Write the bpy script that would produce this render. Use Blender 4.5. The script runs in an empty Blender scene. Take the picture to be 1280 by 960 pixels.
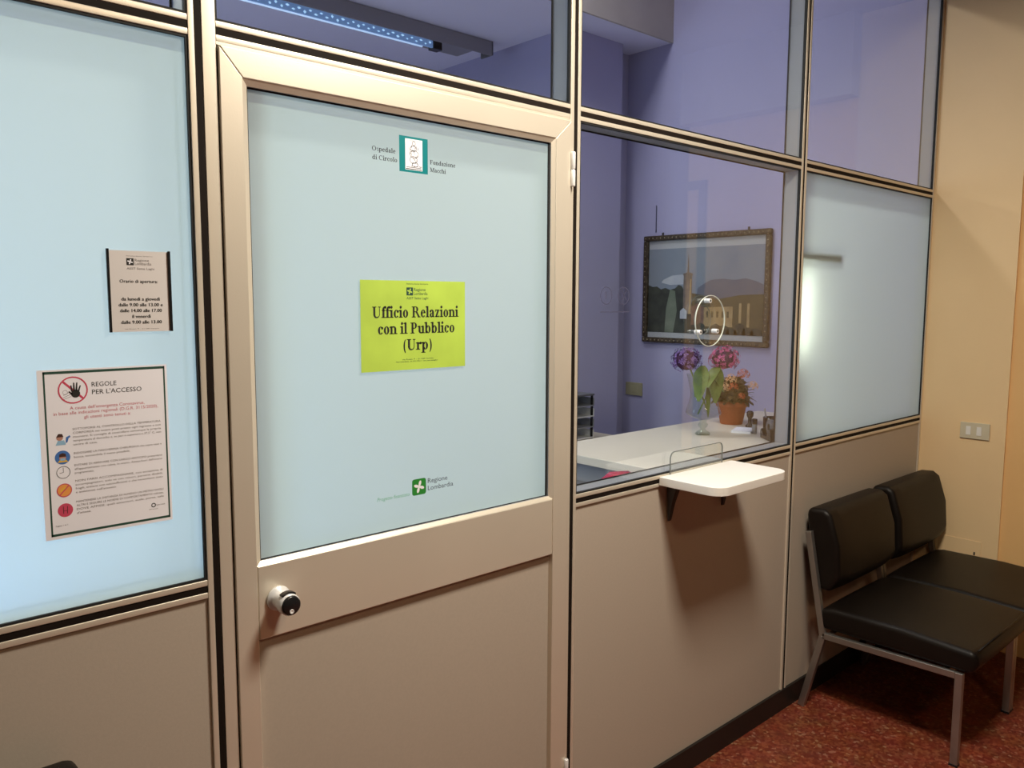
import bpy, bmesh, math, random
from mathutils import Vector, Matrix
PI = math.pi
scene = bpy.context.scene
C = scene.collection
random.seed(7)

# ---------------------------------------------------------------- camera
cam_d = bpy.data.cameras.new('camera'); cam = bpy.data.objects.new('camera', cam_d); C.objects.link(cam)
scene.camera = cam
cam_d.sensor_width = 36.0; cam_d.lens = 1013.77 / 1280 * 36.0; cam_d.clip_start = 0.02
_r = Vector((0.73958566, -0.67305083, 0.00395375)); _u = Vector((0.06771152, 0.08024709, 0.9944725)); _f = Vector((0.66964782, 0.73522988, -0.10492289))
m4 = Matrix(((_r.x, _u.x, -_f.x, 0.0), (_r.y, _u.y, -_f.y, -1.555), (_r.z, _u.z, -_f.z, 1.631), (0, 0, 0, 1)))
cam.matrix_world = m4

# ---------------------------------------------------------------- world, exposure
w = bpy.data.worlds.new('world'); scene.world = w; w.use_nodes = True
w.node_tree.nodes['Background'].inputs[0].default_value = (0.55, 0.68, 1.0, 1)
w.node_tree.nodes['Background'].inputs[1].default_value = 1.6
vs = scene.view_settings
vs.view_transform = 'Standard'; vs.look = 'None'; vs.gamma = 1.0; vs.use_curve_mapping = False
vs.exposure = 0.0

# ---------------------------------------------------------------- lights
def area(name, loc, size, power, col, rot=(0, 0, 0), size_y=None):
    l = bpy.data.lights.new(name, 'AREA'); l.energy = power; l.color = col; l.size = size
    if size_y: l.shape = 'RECTANGLE'; l.size_y = size_y
    o = bpy.data.objects.new(name, l); o.location = loc; o.rotation_euler = rot; C.objects.link(o); return o
WARM = (1.0, 0.72, 0.47)
area('lobby_lamp_light', (1.553, -1.03, 2.985), 0.42, 72, (1.0, 0.91, 0.77))
area('lobby_far_fill', (1.0, -2.6, 2.985), 0.30, 18, (1.0, 0.70, 0.40))  # added fill to brighten the right wall
area('office_front_fill', (2.4, 1.30, 3.78), 1.1, 31, (0.95, 0.95, 1.0), (0, 0, 0), 0.3)  # added fill for the office walls near the panes, no fixture there
area('office_window_light', (-1.75, 3.52, 1.65), 1.7, 62, (0.62, 0.82, 1.0), (-PI / 2, 0, 0), 1.35)
area('pane_blue_fill', (-0.10, 0.615, 0.97), 0.5, 3.6, (0.18, 0.42, 1.0), (-PI / 2, 0, 0), 0.3)  # added blue light that tints the left frosted pane
area('office_tube_light', (0.35, 2.42, 3.06), 2.2, 54, (0.97, 1.0, 0.86), (0, 0, 0), 0.1)

# ---------------------------------------------------------------- materials
def mat(name, col, rough=0.5, metal=0.0, var=0.0, scale=8.0, bump=0.0, bscale=60.0, spec=0.5, emit=None, es=1.0, trans=0.0, ior=1.45, coat=0.0, col2=None):
    m = bpy.data.materials.new(name); m.use_nodes = True
    nt = m.node_tree; b = nt.nodes['Principled BSDF']
    b.inputs['Base Color'].default_value = (*col, 1); b.inputs['Roughness'].default_value = rough
    b.inputs['Metallic'].default_value = metal; b.inputs['Specular IOR Level'].default_value = spec
    b.inputs['IOR'].default_value = ior; b.inputs['Transmission Weight'].default_value = trans
    b.inputs['Coat Weight'].default_value = coat
    if emit: b.inputs['Emission Color'].default_value = (*emit, 1); b.inputs['Emission Strength'].default_value = es
    if var or col2 or bump:
        tc = nt.nodes.new('ShaderNodeTexCoord')
    if var or col2:
        n = nt.nodes.new('ShaderNodeTexNoise'); n.inputs['Scale'].default_value = scale; n.inputs['Detail'].default_value = 4
        r = nt.nodes.new('ShaderNodeValToRGB')
        c2 = col2 if col2 else tuple(c * (1 + var) for c in col); c1 = col if col2 else tuple(c * (1 - var) for c in col)
        r.color_ramp.elements[0].position = 0.35; r.color_ramp.elements[1].position = 0.65
        r.color_ramp.elements[0].color = (*c1, 1); r.color_ramp.elements[1].color = (*c2, 1)
        nt.links.new(tc.outputs['Object'], n.inputs['Vector']); nt.links.new(n.outputs['Fac'], r.inputs['Fac']); nt.links.new(r.outputs['Color'], b.inputs['Base Color'])
    if bump:
        n2 = nt.nodes.new('ShaderNodeTexNoise'); n2.inputs['Scale'].default_value = bscale; n2.inputs['Detail'].default_value = 3
        bp = nt.nodes.new('ShaderNodeBump'); bp.inputs['Strength'].default_value = bump; bp.inputs['Distance'].default_value = 0.004
        nt.links.new(tc.outputs['Object'], n2.inputs['Vector']); nt.links.new(n2.outputs['Fac'], bp.inputs['Height']); nt.links.new(bp.outputs['Normal'], b.inputs['Normal'])
    return m

M = {}
M['alu'] = mat('champagne_anodised_aluminium', (0.76, 0.69, 0.575), 0.38, 0.42, var=0.02, scale=3, bump=0.03, bscale=400)
M['alu_in'] = mat('shaded_champagne_aluminium', (0.30, 0.30, 0.31), 0.45, 0.1, var=0.03, scale=4)  # champagne profile in shade, the darkening put into its colour
M['panel'] = mat('beige_laminate', (0.47, 0.405, 0.335), 0.55, 0, var=0.02, scale=160, bump=0.04, bscale=400)
M['groove'] = mat('dark_rubber_groove', (0.012, 0.008, 0.006), 0.7, 0, var=0.1, spec=0.15)
M['gasket'] = mat('black_rubber_gasket', (0.02, 0.02, 0.02), 0.6, 0, var=0.1, spec=0.2)
M['wallwarm'] = mat('cream_wall_paint', (0.84, 0.61, 0.34), 0.75, 0, var=0.02, scale=2.5, bump=0.06, bscale=90)
M['wallorange'] = mat('apricot_wall_paint', (0.82, 0.50, 0.21), 0.7, 0, var=0.02, scale=2.5, bump=0.06, bscale=90)
M['lav'] = mat('lavender_wall_paint', (0.40, 0.385, 0.56), 0.8, 0, var=0.02, scale=2.0, bump=0.05, bscale=80)
M['ceil'] = mat('office_ceiling_paint', (0.72, 0.71, 0.90), 0.85, 0, var=0.02, scale=2)
M['ceilstep'] = mat('grey_brown_plaster', (0.46, 0.41, 0.37), 0.85, 0, var=0.05, scale=6, bump=0.1, bscale=30)
M['lobbyceil'] = mat('lobby_ceiling_paint', (0.28, 0.24, 0.20), 0.8, 0, var=0.02, scale=2)
M['base'] = mat('black_vinyl_baseboard', (0.013, 0.011, 0.010), 0.45, 0, var=0.1)
M['white'] = mat('white_laminate', (0.80, 0.77, 0.72), 0.35, 0, var=0.01, scale=5)
M['counter'] = mat('counter_laminate', (0.74, 0.67, 0.55), 0.40, 0, var=0.02, scale=4)
M['leather'] = mat('black_leatherette', (0.006, 0.004, 0.003), 0.45, 0, var=0.2, scale=6, bump=0.12, bscale=220, spec=0.3)
M['chrome'] = mat('brushed_steel', (0.36, 0.34, 0.32), 0.38, 0.85, var=0.06, scale=12)
M['darksteel'] = mat('dark_painted_steel', (0.055, 0.05, 0.048), 0.5, 0.3, var=0.1)
M['black'] = mat('black_plastic', (0.012, 0.012, 0.013), 0.25, 0, var=0.1)
M['greyplastic'] = mat('grey_plastic', (0.30, 0.30, 0.31), 0.5, 0, var=0.05)
M['darkgrey'] = mat('dark_grey_laminate', (0.13, 0.13, 0.14), 0.6, 0, var=0.05)
M['silver'] = mat('satin_silver', (0.82, 0.82, 0.82), 0.3, 0.15, var=0.01)
M['red'] = mat('glossy_red_plastic', (0.45, 0.02, 0.05), 0.15, 0, var=0.05)
M['ivory'] = mat('ivory_plastic', (0.62, 0.55, 0.40), 0.4, 0, var=0.01)
M['olive'] = mat('yellowed_plastic', (0.36, 0.33, 0.20), 0.5, 0, var=0.02)
M['officefloor'] = mat('grey_office_floor', (0.52, 0.52, 0.55), 0.5, 0, var=0.1, scale=20)
M['darkwall'] = mat('shade_darkened_hall_paint', (0.08, 0.065, 0.05), 0.8, 0, var=0.02)  # unseen hall walls darkened in colour to cut bounce and reflections
M['terracotta'] = mat('terracotta', (0.38, 0.095, 0.03), 0.7, 0, var=0.08, scale=15, bump=0.05)
M['soil'] = mat('potting_soil', (0.03, 0.018, 0.01), 0.95, 0, var=0.3, scale=60, bump=0.5)
M['leafgreen'] = mat('hydrangea_leaf', (0.115, 0.17, 0.035), 0.45, 0, var=0.25, scale=18, bump=0.1)
M['stem'] = mat('green_stem', (0.17, 0.24, 0.07), 0.5, 0, var=0.2, scale=20)
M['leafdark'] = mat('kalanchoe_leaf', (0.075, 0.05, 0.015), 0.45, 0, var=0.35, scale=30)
M['purple'] = mat('purple_petal', (0.06, 0.02, 0.13), 0.55, 0, scale=60, col2=(0.30, 0.17, 0.45))
M['pink'] = mat('pink_petal', (0.30, 0.015, 0.10), 0.55, 0, scale=50, col2=(0.60, 0.12, 0.32))
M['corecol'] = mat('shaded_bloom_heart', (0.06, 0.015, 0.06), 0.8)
M['peach'] = mat('peach_petal', (0.75, 0.34, 0.13), 0.55, 0, scale=40, col2=(0.85, 0.52, 0.30))
M['vermilion'] = mat('vermilion_petal', (0.45, 0.06, 0.02), 0.55, 0, scale=40, col2=(0.60, 0.15, 0.05))
M['goldframe'] = mat('gilded_dark_frame', (0.035, 0.022, 0.012), 0.35, 0.3, scale=55, col2=(0.10, 0.075, 0.045), bump=0.8, bscale=80)
M['paperwhite'] = mat('white_paper', (0.90, 0.90, 0.97), 0.6, 0, var=0.01)
M['paperwarm'] = mat('cream_paper', (0.72, 0.69, 0.68), 0.45, 0, var=0.01)
M['lime'] = mat('lime_yellow_paper', (0.46, 0.66, 0.085), 0.6, 0, var=0.07, scale=9)
M['ink'] = mat('black_ink', (0.02, 0.02, 0.018), 0.6, 0)
M['inksoft'] = mat('grey_ink', (0.20, 0.18, 0.18), 0.6, 0)
M['inkred'] = mat('red_ink', (0.62, 0.07, 0.13), 0.6, 0)
M['inkrose'] = mat('rose_ink', (0.60, 0.15, 0.20), 0.6, 0)
M['border'] = mat('dark_green_border', (0.02, 0.07, 0.05), 0.6, 0)
M['teal'] = mat('teal_vinyl', (0.0, 0.20, 0.22), 0.4, 0)
M['green'] = mat('green_vinyl', (0.03, 0.26, 0.04), 0.4, 0)
M['greenpale'] = mat('pale_green_vinyl', (0.16, 0.50, 0.24), 0.4, 0)
M['skin'] = mat('skin_ink', (0.50, 0.26, 0.20), 0.6, 0)
M['hair'] = mat('hair_ink', (0.06, 0.025, 0.02), 0.6, 0)
M['sky'] = mat('light_blue_ink', (0.30, 0.52, 0.72), 0.6, 0)
M['blue'] = mat('blue_ink', (0.06, 0.18, 0.50), 0.6, 0)
M['yellow'] = mat('yellow_ink', (0.80, 0.50, 0.05), 0.6, 0)
M['orange'] = mat('orange_ink', (0.85, 0.35, 0.08), 0.6, 0)
M['clearpl'] = mat('clear_plastic_sleeve', (0.75, 0.74, 0.72), 0.2, 0)
M['ghost'] = mat('faded_lavender_vinyl', (0.07, 0.07, 0.13), 0.7, 0)

def glass_mat(name, tint=(1, 1, 1), refl=1.0, rough=0.0):
    # thin architectural pane: transparent with a fresnel mirror
    m = bpy.data.materials.new(name); m.use_nodes = True; nt = m.node_tree; nt.nodes.clear()
    o = nt.nodes.new('ShaderNodeOutputMaterial'); t = nt.nodes.new('ShaderNodeBsdfTransparent'); g = nt.nodes.new('ShaderNodeBsdfGlossy')
    t.inputs['Color'].default_value = (*tint, 1); g.inputs['Roughness'].default_value = rough; g.inputs['Color'].default_value = (refl, refl, refl, 1)
    f = nt.nodes.new('ShaderNodeFresnel'); ge = nt.nodes.new('ShaderNodeNewGeometry'); mr = nt.nodes.new('ShaderNodeMapRange')
    mr.inputs['To Min'].default_value = 1.5; mr.inputs['To Max'].default_value = 1 / 1.5; nt.links.new(ge.outputs['Backfacing'], mr.inputs['Value']); nt.links.new(mr.outputs[0], f.inputs['IOR']); mx = nt.nodes.new('ShaderNodeMixShader')
    nt.links.new(f.outputs[0], mx.inputs[0]); nt.links.new(t.outputs[0], mx.inputs[1]); nt.links.new(g.outputs[0], mx.inputs[2]); nt.links.new(mx.outputs[0], o.inputs[0])
    return m
M['glass'] = glass_mat('clear_window_glass', (0.93, 0.95, 0.95))
M['acrylic'] = glass_mat('clear_acrylic', (0.96, 0.97, 0.96))
M['vasethin'] = glass_mat('vase_glass_wall', (0.86, 0.90, 0.86), 1.0, 0.02)
M['acryledge'] = mat('acrylic_edge', (0.16, 0.17, 0.15), 0.2, 0)
M['acrylrim'] = mat('bright_acrylic_edge', (0.62, 0.66, 0.58), 0.15, 0)
def frosted_mat():
    m = bpy.data.materials.new('frosted_film_glass'); m.use_nodes = True; nt = m.node_tree; nt.nodes.clear()
    N = nt.nodes.new; L = nt.links.new
    o = N('ShaderNodeOutputMaterial'); tl = N('ShaderNodeBsdfTranslucent'); df = N('ShaderNodeBsdfDiffuse'); rf = N('ShaderNodeBsdfRefraction'); gl = N('ShaderNodeBsdfGlossy')
    tl.inputs[0].default_value = (0.81, 0.94, 0.80, 1); df.inputs[0].default_value = (0.50, 0.56, 0.54, 1)
    rf.inputs['Color'].default_value = (0.88, 0.97, 0.88, 1); rf.inputs['Roughness'].default_value = 0.55; rf.inputs['IOR'].default_value = 1.12
    gl.inputs['Roughness'].default_value = 0.32
    a = N('ShaderNodeMixShader'); a.inputs[0].default_value = 0.22; L(tl.outputs[0], a.inputs[1]); L(rf.outputs[0], a.inputs[2])
    b = N('ShaderNodeMixShader'); b.inputs[0].default_value = 0.25; L(a.outputs[0], b.inputs[1]); L(df.outputs[0], b.inputs[2])
    f = N('ShaderNodeFresnel'); f.inputs[0].default_value = 1.35; c = N('ShaderNodeMixShader'); L(f.outputs[0], c.inputs[0]); L(b.outputs[0], c.inputs[1]); L(gl.outputs[0], c.inputs[2])
    L(c.outputs[0], o.inputs[0]); return m
M['frost'] = frosted_mat()
def terrazzo():
    m = bpy.data.materials.new('red_terrazzo'); m.use_nodes = True; nt = m.node_tree; b = nt.nodes['Principled BSDF']; N = nt.nodes.new; L = nt.links.new
    tc = N('ShaderNodeTexCoord'); v = N('ShaderNodeTexVoronoi'); v.inputs['Scale'].default_value = 95
    r = N('ShaderNodeValToRGB'); cr = r.color_ramp; cr.interpolation = 'CONSTANT'
    cols = [(0.0, (0.21, 0.040, 0.020)), (0.22, (0.27, 0.065, 0.032)), (0.45, (0.18, 0.034, 0.018)), (0.62, (0.32, 0.09, 0.045)), (0.8, (0.23, 0.048, 0.024)), (0.94, (0.40, 0.17, 0.10))]
    cr.elements[0].color = (*cols[0][1], 1); cr.elements[1].position = cols[1][0]; cr.elements[1].color = (*cols[1][1], 1)
    for p, c in cols[2:]:
        e = cr.elements.new(p); e.color = (*c, 1)
    sp = N('ShaderNodeSeparateColor'); L(tc.outputs['Object'], v.inputs['Vector']); L(v.outputs['Color'], sp.inputs[0]); L(sp.outputs[0], r.inputs[0])
    n = N('ShaderNodeTexNoise'); n.inputs['Scale'].default_value = 14; mx = N('ShaderNodeMix'); mx.data_type = 'RGBA'; mx.blend_type = 'MULTIPLY'; mx.inputs[0].default_value = 0.5
    L(tc.outputs['Object'], n.inputs['Vector']); L(r.outputs[0], mx.inputs[6]); L(n.outputs['Color'], mx.inputs[7]); L(mx.outputs[2], b.inputs['Base Color'])
    b.inputs['Roughness'].default_value = 0.42
    return m
M['terrazzo'] = terrazzo()

# ---------------------------------------------------------------- helpers
def add_box(bm, x0, x1, y0, y1, z0, z1, mi=0):
    vs_ = [bm.verts.new(p) for p in ((x0, y0, z0), (x1, y0, z0), (x1, y1, z0), (x0, y1, z0), (x0, y0, z1), (x1, y0, z1), (x1, y1, z1), (x0, y1, z1))]
    for f in ((0, 3, 2, 1), (4, 5, 6, 7), (0, 1, 5, 4), (1, 2, 6, 5), (2, 3, 7, 6), (3, 0, 4, 7)):
        fc = bm.faces.new([vs_[i] for i in f]); fc.material_index = mi
def link(name, bm, m, parent=None, bevel=0.0, seg=2, smooth=False, loc=None):
    me = bpy.data.meshes.new(name); bm.normal_update(); bm.to_mesh(me); bm.free()
    for k in (m if isinstance(m, (list, tuple)) else [m]): me.materials.append(M[k])
    o = bpy.data.objects.new(name, me); C.objects.link(o)
    if loc: o.location = loc
    if parent: o.parent = parent
    if bevel:
        b = o.modifiers.new('bevel', 'BEVEL'); b.width = bevel; b.segments = seg; b.limit_method = 'ANGLE'; b.angle_limit = 0.7; smooth = True
        wn = o.modifiers.new('wn', 'WEIGHTED_NORMAL'); wn.keep_sharp = True
    if smooth:
        for p in me.polygons: p.use_smooth = True
    return o
def box(name, m, x0, x1, y0, y1, z0, z1, parent=None, bevel=0.0, seg=2):
    bm = bmesh.new(); add_box(bm, x0, x1, y0, y1, z0, z1); return link(name, bm, m, parent, bevel, seg)
def empty(name, loc=(0, 0, 0)):
    o = bpy.data.objects.new(name, None); o.location = loc; o.empty_display_size = 0.05; C.objects.link(o); return o
def tag(o, label, cat, group=None):
    o['label'] = label; o['category'] = cat
    if group: o['group'] = group
    return o
def struct(o, label=None):
    o['kind'] = 'structure'
    if label: o['label'] = label
    return o
def lathe(bm, prof, cx, cy, cz, n=28, mi=0, cap=True):
    rings = []
    for r, z in prof:
        rings.append([bm.verts.new((cx + r * math.cos(2 * PI * i / n), cy + r * math.sin(2 * PI * i / n), cz + z)) for i in range(n)])
    for a, b in zip(rings, rings[1:]):
        for i in range(n):
            f = bm.faces.new((a[i], a[(i + 1) % n], b[(i + 1) % n], b[i])); f.material_index = mi; f.smooth = True
    if cap:
        if prof[0][0] > 1e-5: bm.faces.new(rings[0][::-1]).material_index = mi
        if prof[-1][0] > 1e-5: bm.faces.new(rings[-1]).material_index = mi
def tube(bm, pts, r, n=8, mi=0, r2=None):
    pts = [Vector(p) for p in pts]; rings = []
    for i, p in enumerate(pts):
        d = (pts[min(i + 1, len(pts) - 1)] - pts[max(i - 1, 0)]).normalized()
        a = d.cross(Vector((0.13, 0.31, 0.94))).normalized(); b = d.cross(a)
        rr = r if r2 is None else r + (r2 - r) * i / (len(pts) - 1)
        rings.append([bm.verts.new(p + rr * (math.cos(2 * PI * k / n) * a + math.sin(2 * PI * k / n) * b)) for k in range(n)])
    for a, b in zip(rings, rings[1:]):
        for i in range(n):
            f = bm.faces.new((a[i], a[(i + 1) % n], b[(i + 1) % n], b[i])); f.material_index = mi; f.smooth = True
    bm.faces.new(rings[0][::-1]).material_index = mi; bm.faces.new(rings[-1]).material_index = mi
def prism(bm, outline, axis, a, b, mi=0):
    # outline of 2D points extruded along an axis ('x': (y,z), 'y': (x,z), 'z': (x,y))
    def P(p, t):
        return {'x': (t, p[0], p[1]), 'y': (p[0], t, p[1]), 'z': (p[0], p[1], t)}[axis]
    A = [bm.verts.new(P(p, a)) for p in outline]; B = [bm.verts.new(P(p, b)) for p in outline]
    n = len(outline)
    bm.faces.new(A).material_index = mi; bm.faces.new(B[::-1]).material_index = mi
    for i in range(n):
        bm.faces.new((A[i], B[i], B[(i + 1) % n], A[(i + 1) % n])).material_index = mi
    bmesh.ops.recalc_face_normals(bm, faces=bm.faces)

# flat print on a plane facing -y ------------------------------------------------
class Flat:
    def __init__(s, y): s.bm = bmesh.new(); s.y = y; s.mats = []
    def mi(s, m):
        if m not in s.mats: s.mats.append(m)
        return s.mats.index(m)
    def poly(s, pts, m, layer=0):
        y = s.y - 0.00006 * layer
        a = sum(pts[i][0] * pts[(i + 1) % len(pts)][1] - pts[(i + 1) % len(pts)][0] * pts[i][1] for i in range(len(pts)))
        if a < 0: pts = pts[::-1]
        f = s.bm.faces.new([s.bm.verts.new((p[0], y, p[1])) for p in pts]); f.material_index = s.mi(m)
    def rect(s, x0, z0, x1, z1, m, layer=0): s.poly([(x0, z0), (x1, z0), (x1, z1), (x0, z1)], m, layer)
    def disc(s, x, z, r, m, layer=0, n=24, rz=None):
        rz = rz or r; s.poly([(x + r * math.cos(2 * PI * i / n), z + rz * math.sin(2 * PI * i / n)) for i in range(n)], m, layer)
    def ring(s, x, z, r, t, m, layer=0, n=28):
        for i in range(n):
            a, b = 2 * PI * i / n, 2 * PI * (i + 1) / n
            s.poly([(x + r * math.cos(a), z + r * math.sin(a)), (x + r * math.cos(b), z + r * math.sin(b)), (x + (r - t) * math.cos(b), z + (r - t) * math.sin(b)), (x + (r - t) * math.cos(a), z + (r - t) * math.sin(a))], m, layer)
    def bar(s, p, q, wd, m, layer=0, w2=None):
        p = Vector(p); q = Vector(q); d = (q - p).normalized(); nn = Vector((-d.y, d.x)); w2 = wd if w2 is None else w2
        s.poly([tuple(p + nn * wd / 2), tuple(p - nn * wd / 2), tuple(q - nn * w2 / 2), tuple(q + nn * w2 / 2)], m, layer)
    def rose(s, x, z, r, m, layer=0):
        pts = []
        for i in range(72):
            t = 2 * PI * i / 72; rr = r * (0.62 + 0.38 * math.cos(4 * (t + 0.3))); pts.append((x + rr * math.cos(t), z + rr * math.sin(t)))
        s.poly(pts, m, layer)
    def done(s, name, parent=None): return link(name, s.bm, s.mats or ['ink'], parent)

_tc = {}
def text_polys(txt):
    # outline of the text in the built-in face, laid flat at size 1
    if txt in _tc: return _tc[txt]
    cu = bpy.data.curves.new('t', 'FONT'); cu.body = txt; cu.size = 1.0; cu.resolution_u = 2; cu.fill_mode = 'FRONT'
    o = bpy.data.objects.new('t', cu); C.objects.link(o)
    dg = bpy.context.evaluated_depsgraph_get(); dg.update()
    me = bpy.data.meshes.new_from_object(o.evaluated_get(dg))
    v = [(p.co.x, p.co.y) for p in me.vertices]; f = [list(p.vertices) for p in me.polygons]
    bpy.data.objects.remove(o); bpy.data.curves.remove(cu); bpy.data.meshes.remove(me)
    _tc[txt] = (v, f); return v, f
def text(fl, txt, x, z, h, m, width=None, align='l', layer=2, slant=0.0, bold=0.0):
    v, f = text_polys(txt)
    if not v: return
    x0 = min(p[0] for p in v); x1 = max(p[0] for p in v)
    sz = h / 0.73; sx = sz if width is None else width / (x1 - x0)
    W = (x1 - x0) * sx; ox = {'l': 0, 'c': -W / 2, 'r': -W}[align]
    for dx in ([0.0] if not bold else [-bold / 2, bold / 2]):
        y = fl.y - 0.00006 * layer
        vv = [fl.bm.verts.new((x + ox + (p[0] - x0) * sx + slant * p[1] * sz + dx, y, z + p[1] * sz)) for p in v]
        for q in f:
            try: fc = fl.bm.faces.new([vv[i] for i in q]); fc.material_index = fl.mi(m)
            except ValueError: pass

# a drawn serif alphabet (cap height .66, x height .46) ----------------------------
class Serif:
    def __init__(s, stem, hair): s.s = stem; s.h = hair
    def glyph(s, ch):
        P = []; S = s.s; H = s.h; X = 0.46; K = 0.66
        def R(x0, y0, x1, y1): P.append([(x0, y0), (x1, y0), (x1, y1), (x0, y1)])
        def sf(x, y, wd=None):
            wd = wd or S * 2.1; R(x - wd / 2, y, x + wd / 2, y + H)
        def arc(cx, cy, rx, ry, a0, a1, tx=None, ty=None, n=10):
            tx = S if tx is None else tx; ty = H if ty is None else ty
            for i in range(n):
                a, b = math.radians(a0 + (a1 - a0) * i / n), math.radians(a0 + (a1 - a0) * (i + 1) / n)
                P.append([(cx + rx * math.cos(a), cy + ry * math.sin(a)), (cx + rx * math.cos(b), cy + ry * math.sin(b)), (cx + (rx - tx) * math.cos(b), cy + (ry - ty) * math.sin(b)), (cx + (rx - tx) * math.cos(a), cy + (ry - ty) * math.sin(a))])
        def stem(x, y0, y1, top=True, bot=True, flag=False):
            R(x - S / 2, y0, x + S / 2, y1)
            if bot: sf(x, y0)
            if top: sf(x, y1 - H) if not flag else P.append([(x - S * 1.05, y1 - H * 1.6), (x, y1 - H * 1.9), (x, y1), (x - S * 1.05, y1 - H * 0.6)])
        def dia(x0, y0, x1, y1, t): P.append([(x0 - t / 2, y0), (x0 + t / 2, y0), (x1 + t / 2, y1), (x1 - t / 2, y1)])
        def dot(x, y, r): P.append([(x + r * math.cos(2 * PI * i / 12), y + r * math.sin(2 * PI * i / 12)) for i in range(12)])
        a = 0.5
        if ch == 'U':
            stem(0.17, 0.2, K, bot=False); R(0.56 - H / 2, 0.2, 0.56 + H / 2, K); sf(0.56, K - H, 0.2); arc(0.33, 0.22, 0.16 + S / 2 + 0.0, 0.235, 180, 300, S, H * 1.6); arc(0.36, 0.22, 0.20 + H / 2, 0.235, 290, 360, H, H * 1.6); a = 0.72
        elif ch == 'R':
            stem(0.16, 0, K); arc(0.34, 0.49, 0.19, 0.17, -90, 90); R(0.16, K - H, 0.35, K); R(0.16, 0.32, 0.35, 0.32 + H); dia(0.6, 0, 0.38, 0.34, S); sf(0.6, 0, S * 1.5); a = 0.70
        elif ch == 'P':
            stem(0.16, 0, K); arc(0.32, 0.475, 0.20, 0.185, -90, 90); R(0.16, K - H, 0.33, K); R(0.16, 0.29, 0.33, 0.29 + H); a = 0.60
        elif ch == 'O': arc(0.36, 0.33, 0.33, 0.345, 0, 360, n=20); a = 0.74
        elif ch == 'C': arc(0.36, 0.33, 0.33, 0.345, 50, 310, n=18); R(0.56, 0.42, 0.56 + H, 0.66); a = 0.66
        elif ch == 'F': stem(0.16, 0, K); R(0.16, K - H, 0.5, K); R(0.5 - H, 0.5, 0.5, K); R(0.16, 0.32, 0.4, 0.32 + H); R(0.4 - H, 0.25, 0.4, 0.42); a = 0.56
        elif ch == 'M':
            R(0.12, 0, 0.12 + H, K); sf(0.135, 0, 0.18); sf(0.12, K - H, 0.16); dia(0.42, 0.02, 0.17, K, S); dia(0.42, 0.02, 0.68, K, H * 1.2); stem(0.71, 0, K); a = 0.86
        elif ch == 'f': stem(0.14, 0, 0.52, top=False); arc(0.25, 0.50, 0.11 + S / 2, 0.18, 60, 180, S, H * 1.5, n=7); dot(0.29, 0.615, S * 0.45 + 0.01); R(0.02, X - H, 0.30, X); a = 0.31
        elif ch == 'i': stem(0.14, 0, X, flag=True); dot(0.14, 0.62, S * 0.5 + 0.012); a = 0.28
        elif ch == 'l': stem(0.14, 0, 0.68, flag=True); a = 0.28
        elif ch == 'c': arc(0.23, 0.23, 0.2, 0.24, 45, 325, n=16); dot(0.35, 0.36, S * 0.45 + 0.01); a = 0.44
        elif ch == 'e': arc(0.23, 0.23, 0.2, 0.24, 5, 325, n=18); R(0.06, 0.25, 0.42, 0.25 + H); a = 0.45
        elif ch == 'o': arc(0.24, 0.23, 0.21, 0.24, 0, 360, n=20); a = 0.49
        elif ch == 'n': stem(0.13, 0, X, flag=True); stem(0.42, 0, 0.3, top=False); arc(0.29, 0.29, 0.13 + S / 2, 0.18, 0, 130, S, H * 1.6, n=8); a = 0.56
        elif ch == 'h': stem(0.13, 0, 0.68, flag=True); stem(0.42, 0, 0.3, top=False); arc(0.29, 0.29, 0.13 + S / 2, 0.18, 0, 130, S, H * 1.6, n=8); a = 0.56
        elif ch == 'u': stem(0.13, 0.12, X, bot=False, flag=True); stem(0.41, 0, X, flag=True); arc(0.25, 0.15, 0.12 + S / 2, 0.16, 180, 310, S, H * 1.6, n=8); a = 0.56
        elif ch == 'r': stem(0.13, 0, X, flag=True); arc(0.29, 0.29, 0.13, 0.175, 60, 150, S * 0.6, H * 2, n=6); dot(0.33, 0.4, S * 0.45 + 0.012); a = 0.42
        elif ch == 'a':
            stem(0.32, 0.02, 0.32, top=False, bot=False); arc(0.22, 0.30, 0.10 + S / 2, 0.17, 0, 150, S, H * 1.4, n=8); dot(0.115, 0.36, S * 0.42 + 0.01); arc(0.2, 0.13, 0.16, 0.14, 70, 320, S, H, n=12); R(0.32, 0, 0.45, H); a = 0.47
        elif ch == 'z': R(0.04, X - H * 1.3, 0.38, X); R(0.04, 0, 0.38, H * 1.3); dia(0.11, 0, 0.31, X, S); R(0.04, X - 0.13, 0.04 + H, X); R(0.38 - H, 0, 0.38, 0.13); a = 0.43
        elif ch == 'b': stem(0.12, 0, 0.68, bot=False, flag=True); arc(0.28, 0.23, 0.2, 0.24, -150, 150, n=16); a = 0.53
        elif ch == 'p': stem(0.12, -0.2, X, flag=True); arc(0.28, 0.23, 0.2, 0.24, -150, 150, n=16); a = 0.53
        elif ch == 'd': stem(0.38, 0, 0.68, bot=False, flag=True); R(0.38, 0, 0.5, H); arc(0.23, 0.23, 0.2, 0.24, 30, 330, n=16); a = 0.54
        elif ch == 's': arc(0.19, 0.345, 0.13, 0.125, 40, 250, S * 0.8, H, n=9); arc(0.19, 0.125, 0.14, 0.135, -140, 75, S * 0.8, H, n=9); a = 0.38
        elif ch == '(': arc(0.30, 0.24, 0.24, 0.46, 118, 242, S * 0.7, 0.0, n=10); a = 0.30
        elif ch == ')': arc(0.0, 0.24, 0.24, 0.46, -62, 62, S * 0.7, 0.0, n=10); a = 0.30
        elif ch == ' ': a = 0.25
        return P, a
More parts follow.
